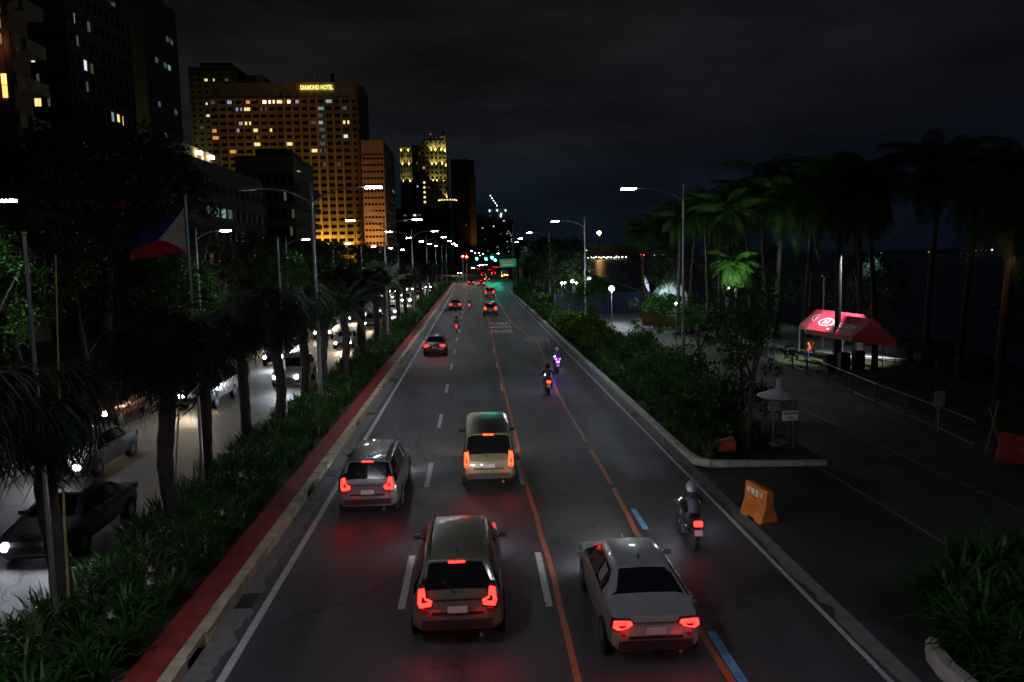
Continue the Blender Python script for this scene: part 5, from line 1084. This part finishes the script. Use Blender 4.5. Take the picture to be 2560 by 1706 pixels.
# plastic road barriers
M_bar=mat('barrier_orange',(.72,.20,.03),.5,var=.25,scale=2.2,bump=.2,bscale=9); M_barr=mat('barrier_red',(.42,.03,.02),.55,var=.25,scale=2)
def barrier(label,m,letters,loc,rz,L_=1.35,h=.98):
    r=thing('road_barrier',label,'barrier',loc,rz); b=MB()
    prof=[(-.27,0),(-.27,.16),(-.15,.45),(-.11,h-.04),(-.08,h),(.08,h),(.11,h-.04),(.15,.45),(.27,.16),(.27,0)]
    xs=[-L_/2,-L_/2+.05,-L_*.2,-L_*.14,L_*.14,L_*.2,L_/2-.05,L_/2]; ins=[.86,1,1,.93,.93,1,1,.86]; V=[];n=len(prof)
    for x,s in zip(xs,ins):
        for y_,z_ in prof: V.append((x,y_*s,z_ if z_>0 else (0 if s>.95 else .07)))
    f=[(i*n+k,(i+1)*n+k,(i+1)*n+(k+1)%n,i*n+(k+1)%n) for i in range(len(xs)-1) for k in range(n)]+[tuple(range(n)),tuple(range((len(xs)-1)*n,len(xs)*n))[::-1]]
    b.add(V,f); b.build('body',m,r,smooth=True,angle=30)
    b=MB()
    for x in (-.24,.24):
        b.lathe([(.06,-.145),(.05,-.165),(.001,-.17)],c=(x,0,.55),axis='y',n=10)
    b.build('plug',mat('barrier_plug',(.8,.35,.08),.5),r)
    if letters:
        b=MB()
        for k,chx in enumerate(letters):
            v,f=text_mb(chx,.25,extrude=.004,thick=.010); V2=np.stack([v[:,0]*.8-.36+k*.235,-v[:,2]-.125,v[:,1]+.74],1); b.add(V2,f)
        b.build('lettering',mat('barrier_letters',(.85,.85,.85),.6),r)
    return r
p=G(1905,1305); barrier('orange plastic road barrier with white letters standing in the driveway mouth',M_bar,'MMDA',(7.86,21.15,.012),-1.40,L_=1.15,h=.95)
barrier('red plastic barrier at the right edge of the photo beside the stakes',M_barr,'',(18.75,25.2,.014),-1.35,L_=2.4,h=1.0)
# toppled bin
b=MB(); b.lathe([(.20,0),(.21,.02),(.27,.58),(.295,.60),(.295,.66),(.25,.66),(.19,.06),(.001,.05)],n=22); o=b.build('fallen_bin',mat('bin_red',(.45,.07,.03),.5,var=.25,scale=5),smooth=True); o.location=(8.68,27.75,.43); o.rotation_euler=(0,PI/2-.10,.12); tag(o,'red plastic bin lying on its side on the corner of the planting strip','bin')
# bottle cage
cx_,cy_=11.35,28.6; r=thing('bottle_cage','round wire cage for plastic bottles with a white conical lid and a notice','recycling cage',(cx_,cy_,.1)); R_=.62
Mw=mat('cage_wire',(.16,.12,.08),.6,metal=.4)
b=MB(); b.lathe([(.001,.30),(.14,.27),(.80,.02),(.82,0),(.78,-.03),(.001,.06)],c=(0,0,2.0),n=28); b.build('lid',mat('lid_white',(.80,.80,.86),.6,var=.2,scale=3),r,smooth=True)
b=MB(); b.tube([(0,0,2.25),(0,0,2.62)],.12,12); b.build('chimney_pipe',mat('pipe_white',(.55,.52,.5),.6),r)
b=MB()
for k in range(28):
    a=2*PI*k/28; b.tube([(R_*math.cos(a),R_*math.sin(a),.08),(R_*math.cos(a),R_*math.sin(a),2.0)],.006,4)
for z_ in (.08,.45,.9,1.35,1.75):
    b.tube([(R_*math.cos(2*PI*k/24),R_*math.sin(2*PI*k/24),z_) for k in range(25)],.009,4,caps=False)
b.build('wire_mesh',Mw,r)
for a in (.6,2.4,4.0,5.3): b=MB(); b.tube([(R_*math.cos(a),R_*math.sin(a),0),(R_*math.cos(a),R_*math.sin(a),2.0)],.022,6); b.build('frame_post',mat('cage_post',(.30,.2,.12),.6),r)
th=-PI/2+.10
b=MB(); b.obox((R_*math.cos(th)+.10,R_*math.sin(th)-.03,1.36),.62,.02,.36,rz=.08); bo=b.build('notice',mat('notice_white',(.85,.88,.9),.5),r)
b=MB()
for s,dzz in (('PLASTIC BOTTLE',.08),('ONLY',-.07)):
    v,f=text_mb(s,.085,extrude=.002,thick=.003); V2=np.stack([v[:,0]*.85+R_*math.cos(th)+.10,-v[:,2]+R_*math.sin(th)-.046+v[:,0]*.068,v[:,1]+1.36+dzz],1); b.add(V2,f)
b.build('notice_lettering',mat('ink',(.01,.01,.012),.6),bo)
b=MB(); 
for i in range(5):
    for j in range(4): b.obox((-.52+i*.085,-.36,1.55+j*.09),.06,.01,.065)
b.build('wire_panel',mat('panel_grey',(.4,.42,.45),.5),r)
b=MB(); cols=[]
for k in range(26):
    a=rng.uniform(0,6.28); q=rng.uniform(0,.5); p=(q*math.cos(a),q*math.sin(a),.16+rng.uniform(0,.12)); d=Vector((rng.normal(),rng.normal(),rng.normal()*.3)).normalized()*.11
    b.tube([tuple(Vector(p)-d),tuple(Vector(p)+d*.6),tuple(Vector(p)+d)],[.035,.035,.012],6)
tag(b.build('bottles',mat('bottle_plastic',(.25,.35,.5),.25,var=.7,scale=6),loc=(cx_,cy_,.08)),'heap of crushed plastic bottles on the floor of the wire cage','bottles',kind='stuff')
# red canopy tents
M_cv=mat('canopy_red',(.56,.035,.065),.4,var=.15,scale=2); M_cw=mat('canopy_lettering',(.75,.80,.85),.6)
def canopy(label,E1,E2,E3,R1,R2,eave,letters,poles=True):
    q=(E1+E3)/2; q.z=0; r=thing('canopy_tent',label,'canopy',tuple(q)); l=lambda p,dz=0: tuple(p-q+Vector((0,0,dz)))
    E4=E1+(E3-E2); b=MB()
    V=[l(E1),l(E2),l(R2),l(R1),l(E3),l(E4)]; V+= [(x,y,z_-.04) for x,y,z_ in V]
    b.add(V,[(0,1,2,3),(3,2,4,5),(6,9,8,7),(9,11,10,8),(1,4,2),(0,3,5)]); b.build('roof',M_cv,r)
    b=MB()
    for a_,c_ in ((E1,E2),(E2,E3),(E3,E4),(E4,E1)): b.add([l(a_),l(c_),l(c_,-.32),l(a_,-.32)],[(0,1,2,3)])
    b.build('valance',M_cv,r)
    for p_ in (E1,E2,E3,E4): b=MB(); s=p_.copy(); s.z=.07; b.tube([l(s),l(p_)],.03,6); b.build('pole',M_pole,r)
    # roof lettering
    u=(E2-E1); vv=(R1-E1); nrm=u.cross(vv).normalized(); 
    if nrm.z<0: nrm=-nrm
    b=MB()
    def put(v,f,cu,cv,su,sv):
        P=[l(E1+u*(cu+x*su)+vv*(cv+y*sv)+nrm*(.015+z_*.01)) for x,y,z_ in v]; b.add(P,f)
    n=40; rg=[];ri=[]
    for k in range(n): a=2*PI*k/n; rg.append((math.cos(a),math.sin(a),0)); ri.append((math.cos(a)*.86,math.sin(a)*.80,0))
    ov=(rg+ri,[(k,(k+1)%n,n+(k+1)%n,n+k) for k in range(n)])
    hv=([(-.45,-.62,0),(-.2,-.66,0),(-.1,.55,0),(-.35,.62,0),(.1,-.6,0),(.35,-.55,0),(.5,.6,0),(.22,.6,0),(-.25,-.1,0),(.3,.0,0),(.3,.2,0),(-.2,.12,0)],[(0,1,2,3),(4,5,6,7),(8,9,10,11)])
    put(*ov,.26,.52,.15,.22); put(*hv,.26,.52,.13,.18)
    if letters:
        v,f=text_mb('HYUNDAI',1.0,thick=.03); w=v[:,0].max()-v[:,0].min(); put([(x/w,y,0) for x,y,_ in v],f,.66,.46,.50,.32)
        for k in range(3): put([(-.5,-.5,0),(.5,-.5,0),(.5,.5,0),(-.5,.5,0)],[(0,1,2,3)],.44+k*.085,.17,.055,.09)
    b.build('roof_lettering',M_cw,r); return r
ze=2.3
E1,E2,E3=G(2013,822,ze),G(2131,842,ze),G(2240,852,ze)
R1=(E1+(E1+(E3-E2)))/2; R2=(E2+E3)/2
for R_ in (R1,R2): R_.z=3.45
canopy('red canopy tent with a brightly lit white-lettered roof beside the lawn',E1,E2,E3,R1,R2,ze,True)
off=G(1968,822,ze)-E1+Vector((.3,2.6,0))
sh=Vector((1.0,3.3,0))
canopy('second red canopy tent half hidden behind the lit one, with an oval mark',E1+sh,E2+sh,E3+sh,R1+sh,R2+sh,ze,False)
# floodlight mast by the tents
pm=G(2079,858,0); pm=Vector((24.6,58.5,0)) if pm.length>200 else pm
r=thing('light_mast','white metal mast standing behind the lit red canopy','lamp post',(26.3,58.0,0)); b=MB(); b.tube([(0,0,0),(0,0,5.6)],[.07,.05],8); b.build('pole',mat('mast_white',(.6,.6,.6),.4),r)
b=MB(); b.obox((-.1,-.35,5.65),.5,.3,.12,rx=.5); b.build('lamp_head',M_hous,r)
tc_=(E1+E2)/2
lamp_light('canopy_flood','SPOT',(tc_.x+.6,tc_.y-1.2,7.6),9500,(.88,.9,1),size=.2,rot=aim((.5,2.3,-4.6)),spot=58,blend=.7)
lamp_light('promenade_flood','SPOT',(28.5,55,7.0),420,(.72,.92,1),size=.3,rot=aim((.4,2,-5)),spot=96,blend=.8)
# plastic chairs / dark stacked crates under the canopy
M_crate=mat('crate_dark',(.03,.03,.035),.7)
for k,(x,y) in enumerate(((0.6,1.2),(1.4,1.0),(2.0,.4))):
    p=E2+Vector((x-1.5,y-.2,0)); b=MB(); b.box(-.3,.3,-.25,.25,0,.9+.15*k); b.box(-.33,.33,-.28,.28,.9+.15*k,.96+.15*k); b.box(-.25,.25,-.2,.2,.96+.15*k,1.05+.15*k); o=b.build('vendor_cart',M_crate,loc=(p.x,p.y,.065)); tag(o,'dark vendor cart under the lit red canopy, %s of three from the left'%['first','second','third'][k],'cart','vendor carts under the red canopy')
# person in orange seated with the back to the camera
J={'pelvis':((0,0,.50),(.17,.14)),'belly':((0,.03,.68),(.15,.12)),'chest':((0,.08,.90),(.165,.12)),'neck':((0,.13,1.08),.055),'head':((0,.18,1.20),(.082,.095)),'crown':((0,.19,1.28),(.072,.085)),'nose':((0,.295,1.19),.014)}
E=[('pelvis','belly'),('belly','chest'),('chest','neck'),('neck','head'),('head','crown'),('head','nose')]
for s,x in (('R',1),('L',-1)):
    J['sh'+s]=((.19*x,.07,.99),.062); J['el'+s]=((.27*x,.20,.74),.045); J['wrist'+s]=((.17*x,.40,.66),.028); E+= [('chest','sh'+s),('sh'+s,'el'+s),('el'+s,'wrist'+s)]; hand(J,E,s,(.17*x,.40,.66),(-.2*x,1,-.1),(0,.1,-1))
    J['hip'+s]=((.10*x,.04,.50),.10); J['kn'+s]=((.17*x,.45,.52),.07); J['an'+s]=((.16*x,.48,.10),.045); J['toe'+s]=((.17*x,.66,.05),.038); E+= [('pelvis','hip'+s),('hip'+s,'kn'+s),('kn'+s,'an'+s),('an'+s,'toe'+s)]
me=skin_mesh(J,E,'seated_person',M_skin); pp=G(2027,893,.065)
q=bpy.data.objects.new('person',me); COL.objects.link(q); q.location=(pp.x,pp.y,.065); q.rotation_euler=(0,0,-.5); tag(q,'person in an orange shirt seated with their back to the camera under the red canopy','person')
JS={k:J[k] for k in ('pelvis','belly','chest','shR','shL','elR','elL')}; JS={k:(v[0],(v[1][0]*1.1,v[1][1]*1.12) if hasattr(v[1],'__len__') else v[1]*1.2) for k,v in JS.items()}
ms=skin_mesh(JS,[('pelvis','belly'),('belly','chest'),('chest','shR'),('chest','shL'),('shR','elR'),('shL','elL')],'shirt',mat('shirt_orange',(.75,.27,.08),.8)); o=bpy.data.objects.new('shirt',ms); COL.objects.link(o); o.parent=q
JT={k:J[k] for k in ('pelvis','hipR','hipL','knR','knL')}; JT={k:(v[0],(v[1][0]*1.08,v[1][1]*1.1) if hasattr(v[1],'__len__') else v[1]*1.15) for k,v in JT.items()}
ms=skin_mesh(JT,[('pelvis','hipR'),('pelvis','hipL'),('hipR','knR'),('hipL','knL')],'shorts',mat('shorts_red',(.3,.04,.03),.8)); o=bpy.data.objects.new('shorts',ms); COL.objects.link(o); o.parent=q
b=MB(); b.lathe([(.085,-.02),(.10,.02),(.09,.09),(.001,.125)],c=(0,.175,1.24),n=14); b.build('hair',M_blk,q,smooth=True)
r=thing('stool','small plastic stool under the seated person','stool',(pp.x,pp.y,.065),-.5); b=MB(); b.box(-.18,.18,-.18,.18,.34,.385); b.build('seat',mat('stool_blue',(.05,.1,.3),.5),r)
for sx_ in (-1,1):
    for sy_ in (-1,1): b=MB(); b.tube([(.16*sx_,.16*sy_,0),(.14*sx_,.14*sy_,.34)],.02,6); b.build('leg',MATS['stool_blue'],r)
lamp_light('warm_trunk_light','POINT',(21.9,32.4,6.6),26,(1,.42,.12),size=.1)
lamp_light('canopy_bulb','POINT',(pp.x-.4,pp.y-.8,2.1),14,(1,.75,.5),size=.08)
# star-like park lamps near the navy hoarding
M_star=emis('park_lamp_bulb',(.88,1,.95),900); M_starb=emis('park_lamp_bulb_blue',(.75,.85,1),600)
def parklamp(px,py,Y,m,lab,rad=.16,power=200,col=(.85,1,.95)):
    p=A(px,py,Y); r=thing('park_lamp',lab,'lamp',(p.x,p.y,0)); b=MB(); b.tube([(0,0,0),(0,0,p.z-.1)],[.06,.045],8); b.tube([(0,0,p.z-.18),(0,0,p.z-.08)],.1,8); b.build('pole',M_pole,r)
    b=MB(); b.lathe([(.001,-rad),(rad*.7,-rad*.7),(rad,0),(rad*.7,rad*.7),(.001,rad)],c=(0,0,p.z+.05),n=12); b.build('bulb',m,r,smooth=True)
    lamp_light('park_lamp_glow','POINT',(p.x,p.y,p.z+.1),power,col,size=.2); r['group']='white park lamps beyond the strip'; return r
parklamp(1529,723,82,M_star,'brightest white park lamp, star-like, right of the navy hoarding',.27,260)
parklamp(1431,705,112,M_starb,'blue-white park lamp in the middle above the navy hoarding',.2,160,(.7,.8,1))
parklamp(1472,698,118,M_starb,'white park lamp above the right part of the navy hoarding',.17,100,(.8,.9,1))
parklamp(1404,709,112,M_starb,'small white lamp at the left end above the navy hoarding',.13,40,(.85,.92,1))
parklamp(1441,709,113,M_starb,'small white lamp just right of the blue-white park lamp',.13,30,(.85,.92,1))
parklamp(1412,708,114,emis('stall_lamp',(.9,.95,1),30),'dimmer lamp second from the left above the navy hoarding',.13,20,(.85,.92,1))
parklamp(1822,722,58,emis('frond_lamp',(.75,1,.8),3),'lamp hidden among the lit coconut fronds',.08,70,(.75,1,.75))
fl_=A(1822,722,58)
lamp_light('frond_uplight','SPOT',(fl_.x,fl_.y+.3,fl_.z+.2),3600,(.75,1,.72),size=.1,rot=aim((21.0-fl_.x,62-fl_.y,6.9-fl_.z)),spot=95,blend=.6)
parklamp(1690,760,66,emis('shrub_lamp',(.7,1,.6),20),'small green-white lamp among the lit shrubs',.08,330,(.7,1,.5))
# navy hoarding
a_,c_=Vector((9.9,97,0)),Vector((22.5,100,0)); r=thing('hoarding','long navy blue hoarding behind the thin trees','hoarding',tuple(a_)); 
b=MB(); n=9; w=(c_-a_).length/n; ang=math.atan2((c_-a_).y,(c_-a_).x); 
for k in range(n): q=(c_-a_)*((k+.5)/n); b.obox((q.x,q.y,1.35),w-.03,.05,2.7,rz=ang)
b.build('panel',mat('hoarding_navy',(.006,.009,.055),.6),r)
for k in range(n+1): q=(c_-a_)*(k/n); b=MB(); b.obox((q.x,q.y+.08,1.4),.08,.08,2.8); b.build('post',M_pole,r)
# lit white marquee far right of hoarding
p0=A(1648,722,100); r=thing('marquee_tent','pale lit marquee tent behind the green shrubs','tent',(p0.x+1.4,100,0)); 
b=MB(); b.add([(-1.9,-1.5,0),(1.9,-1.5,0),(1.9,1.5,0),(-1.9,1.5,0),(-2.0,-1.6,2.3),(2.0,-1.6,2.3),(2.0,1.6,2.3),(-2.0,1.6,2.3),(-1.0,0,4.1),(1.0,0,4.0)],[(4,5,9,8),(5,6,9),(6,7,8,9),(7,4,8),(0,1,5,4),(1,2,6,5),(3,0,4,7)]); b.build('cover',mat('marquee_white',(.65,.72,.75),.8),r)
for x in (-1.9,-.6,.7,1.9): b=MB(); b.tube([(x,-1.66,0),(x,-1.66,2.3),(x*.5,-.05,4.1)],.04,5); b.build('rib',M_blk,r)
lamp_light('marquee_lamp','POINT',(p0.x+.6,97.4,3.4),110,(.75,.92,1),size=.2)
p1=A(1608,690,108); b=MB(); b.add([(0,0,0),(.5,0,-1.6),(.9,0,-2.4),(.75,.1,-.9),(0.1,.05,.1)],[(0,1,2,3),(0,3,4)]); b.add([(0,.3,0),(.5,.3,-1.6),(.9,.3,-2.4),(.75,.3,-.9),(0.1,.3,.1)],[(0,1,2,3),(0,3,4)]); b.tube([(0,.2,-5),(0,.2,.3)],.05,5)
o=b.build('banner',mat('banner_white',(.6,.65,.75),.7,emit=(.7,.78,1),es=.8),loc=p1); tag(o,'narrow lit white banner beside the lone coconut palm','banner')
# red-brown boat hull on a green frame
pb=G(1600,822,0); r=thing('beached_boat','rusty red boat prow resting by the bright patch of service road','boat',(pb.x+.2,pb.y,0)); r.rotation_euler=(0,0,-.2)
b=MB(); sec=[(0,0,1.9,.04),(.9,.55,1.5,.25),(1.9,.75,1.25,.35),(3.0,.8,1.15,.4),(4.0,.8,1.1,.4)]; V=[]
for x,w_,h_,k_ in sec: V+= [(x,-w_-.05,h_),(x,-w_*.6,.35),(x,0,.2 if x else 1.2),(x,w_*.6,.35),(x,w_+.05,h_)]
f=[(i*5+k,i*5+k+1,(i+1)*5+k+1,(i+1)*5+k) for i in range(4) for k in range(4)]+[(20,21,22,23,24)]
b.add(V,f); o=b.build('hull',mat('hull_rust',(.30,.07,.035),.7,var=.4,scale=3),r); md=o.modifiers.new('t','SOLIDIFY'); md.thickness=.06
for x in (1.6,2.6,3.6): b=MB(); b.box(x-.12,x+.12,-.75,.75,1.0,1.06); b.build('thwart',M_bark,r)
b=MB()
for x in (1.2,3.2): b.box(x-.08,x+.08,-.6,.6,0,.3)
b.build('cradle',M_bark,r)
# teal low fence rails beyond the boat
r=thing('low_fence','low pale teal fence rails on the promenade beyond the boat','fence',(19.5,80,0))
Mt=mat('fence_teal',(.12,.22,.25),.6); b=MB()
for z_ in (.45,.75,1.05): b.box(0,9.5,-.03,.03,z_,z_+.07)
b.build('rail',Mt,r)
for k in range(7): b=MB(); b.box(k*1.55,k*1.55+.1,.04,.14,0,1.15); b.build('post',Mt,r)
# rocks of the breakwater beside the promenade
M_rock=mat('rock',(.05,.05,.05),.95,var=.4,scale=2,bump=.8,bscale=5)
for k in range(16):
    x=29.3+rng.uniform(-.7,1.6)+ (k%4)*.25; y=44+k*.55+rng.uniform(-.3,.3); s=rng.uniform(.55,1.1)
    bm=bmesh.new(); bmesh.ops.create_icosphere(bm,subdivisions=2,radius=s)
    for v in bm.verts: v.co*=1+rng.uniform(-.14,.14); v.co.z*=.8
    me=bpy.data.meshes.new('boulder'); bm.to_mesh(me); bm.free(); me.materials.append(M_rock); o=bpy.data.objects.new('boulder',me); COL.objects.link(o); o.location=(x,y,s*.55); tag(o,'dark boulder in the heap right of the red canopy, %s from the camera'%ORD[k],'boulder','heap of dark boulders by the bay')
# lighthouse lamp and port across the water
Y=1500; p=A(1498,583,Y); r=thing('harbour_light_tower','harbour tower with a bright orange lamp above the far shore','tower',(p.x,Y,0)); b=MB()
for a in (0,1,2,3): b.tube([(3*math.cos(a*PI/2+.8),3*math.sin(a*PI/2+.8),-2),(.8*math.cos(a*PI/2+.8),.8*math.sin(a*PI/2+.8),p.z-3)],.4,5)
for z_ in range(0,int(p.z)-6,8): b.box(-2.2,2.2,-2.2,2.2,z_,z_+.5)
b.build('lattice',W_dark,r); b=MB(); b.lathe([(.001,-4.6),(4.6,0),(.001,4.6)],c=(0,0,p.z),n=14); b.build('lamp',emis('harbour_lamp',(1,.58,.18),60),r,smooth=True)
b=MB(); b.box(XA(1463,Y),XA(1600,Y),Y+8,Y+60,-1.5,ZA(1520,613,Y)); b.box(XA(1600,Y),XA(1660,Y),Y+8,Y+60,-1.5,ZA(1620,622,Y)); o=b.build('port_warehouse',mat('warehouse_dark',(.018,.017,.018),.9)); tag(o,'long dark port warehouse beyond the water under the orange lamp','warehouse')
b=MB(); b.poly([(XA(1455,Y),Y-12),(XA(1720,Y),Y-12),(XA(1760,Y)+100,Y+200),(XA(1455,Y),Y+200)],-3,-.4); struct(b,'far_shore',M_land)
hl=[(1470,646,'W'),(1478,644,'y'),(1484,645,'W'),(1490,643,'W'),(1497,644,'y'),(1503,645,'y'),(1509,643,'W'),(1516,645,'W'),(1521,643,'W'),(1528,644,'W'),(1536,645,'y'),(1541,642,'W'),(1547,644,'y'),(1556,643,'W'),(1565,643,'W'),(1603,637,'r'),(1610,638,'r'),(1630,638,'b'),(1637,639,'b'),(1652,640,'W'),(1659,637,'W'),(1467,626,'W'),(1675,621,'W')]
cm={'W':emis('port_lamp_white',(.9,.95,1),9),'y':emis('port_lamp_yellow',(1,.8,.4),8),'r':emis('port_lamp_red',(1,.06,.1),6),'b':emis('port_lamp_violet',(.45,.35,1),6),'s':emis('shore_lamp_yellow',(1,.75,.35),.8),'S':emis('shore_lamp_white',(.9,.95,1),2.5)}
b=MB(); b.lathe([(.001,-1.2),(1.4,0),(.001,1.2)],n=8); pmesh={k:b.mesh('port_lamp',m) for k,m in cm.items()}; bp_=MB(); bp_.tube([(0,.5,-9),(0,.5,0)],.25,4); pole_me=bp_.mesh('pole',W_dark)
cnn={'W':'white','y':'yellow','r':'red','b':'violet'}
for i,(px,py,k) in enumerate(hl):
    p=A(px,py,Y-14); r=thing('port_lamp','%s port lamp across the water, %s of the row from the left'%(cnn[k],(ORD+['x']*9)[i].replace('nearest','first')),'lamp',tuple(p),0,'port lamps across the bay')
    for nm_,me in (('bulb',pmesh[k]),('pole',pole_me)): o=bpy.data.objects.new(nm_,me); COL.objects.link(o); o.parent=r
for i,(px,py,s) in enumerate(((2480,625,1.5),(2428,627,.7),(2440,627,.6),(2452,626.5,.6),(2466,626,.6),(2322,630,1.0),(2328,630,1.2),(2203,633,.7),(2025,581,1.2))):
    p=A(px,py,1500 if py>600 else 90); ss=s if py>600 else .09*s
    r=thing('shore_lamp','%s lamp point low over the bay at the right, %s from the right end'%('pale' if i%2 else 'yellowish',ORD[i].replace('nearest','first')) if py>600 else 'small white lamp among the dark palm crowns','lamp',tuple(p),0,'lamps along the far bay shore' if py>600 else None); r.scale=(ss,)*3
    o=bpy.data.objects.new('bulb',pmesh['S' if i in (0,8) else 's']); COL.objects.link(o); o.parent=r
    o=bpy.data.objects.new('pole',pole_me); COL.objects.link(o); o.parent=r; o.scale=(1,1,1 if py>600 else 12)
b=MB(); b.box(A(2180,630,1500).x,A(2500,628,1500).x+80,1512,1560,-2,-.2); struct(b,'far_shore',M_land)
# lane vents and manholes: iron grates in the gutter
Mi=mat('iron',(.04,.04,.04),.6,metal=.5)
for k,y in enumerate((16.6,27.0,37.6,48.0)):
    b=MB(); b.box(-5.40,-5.02,y,y+.75,.004,.016); o=b.build('drain_grate',Mi); tag(o,'iron drain grate at the left kerb, %s from the camera'%ORD[k],'drain grate','drain grates at the left kerb')
p=G(1590,1035); b=MB(); b.box(7.15,7.55,35.4,36.3,.006,.02); o=b.build('drain_grate',Mi); tag(o,'iron drain grate in the right gutter before the planting strip corner','drain grate')
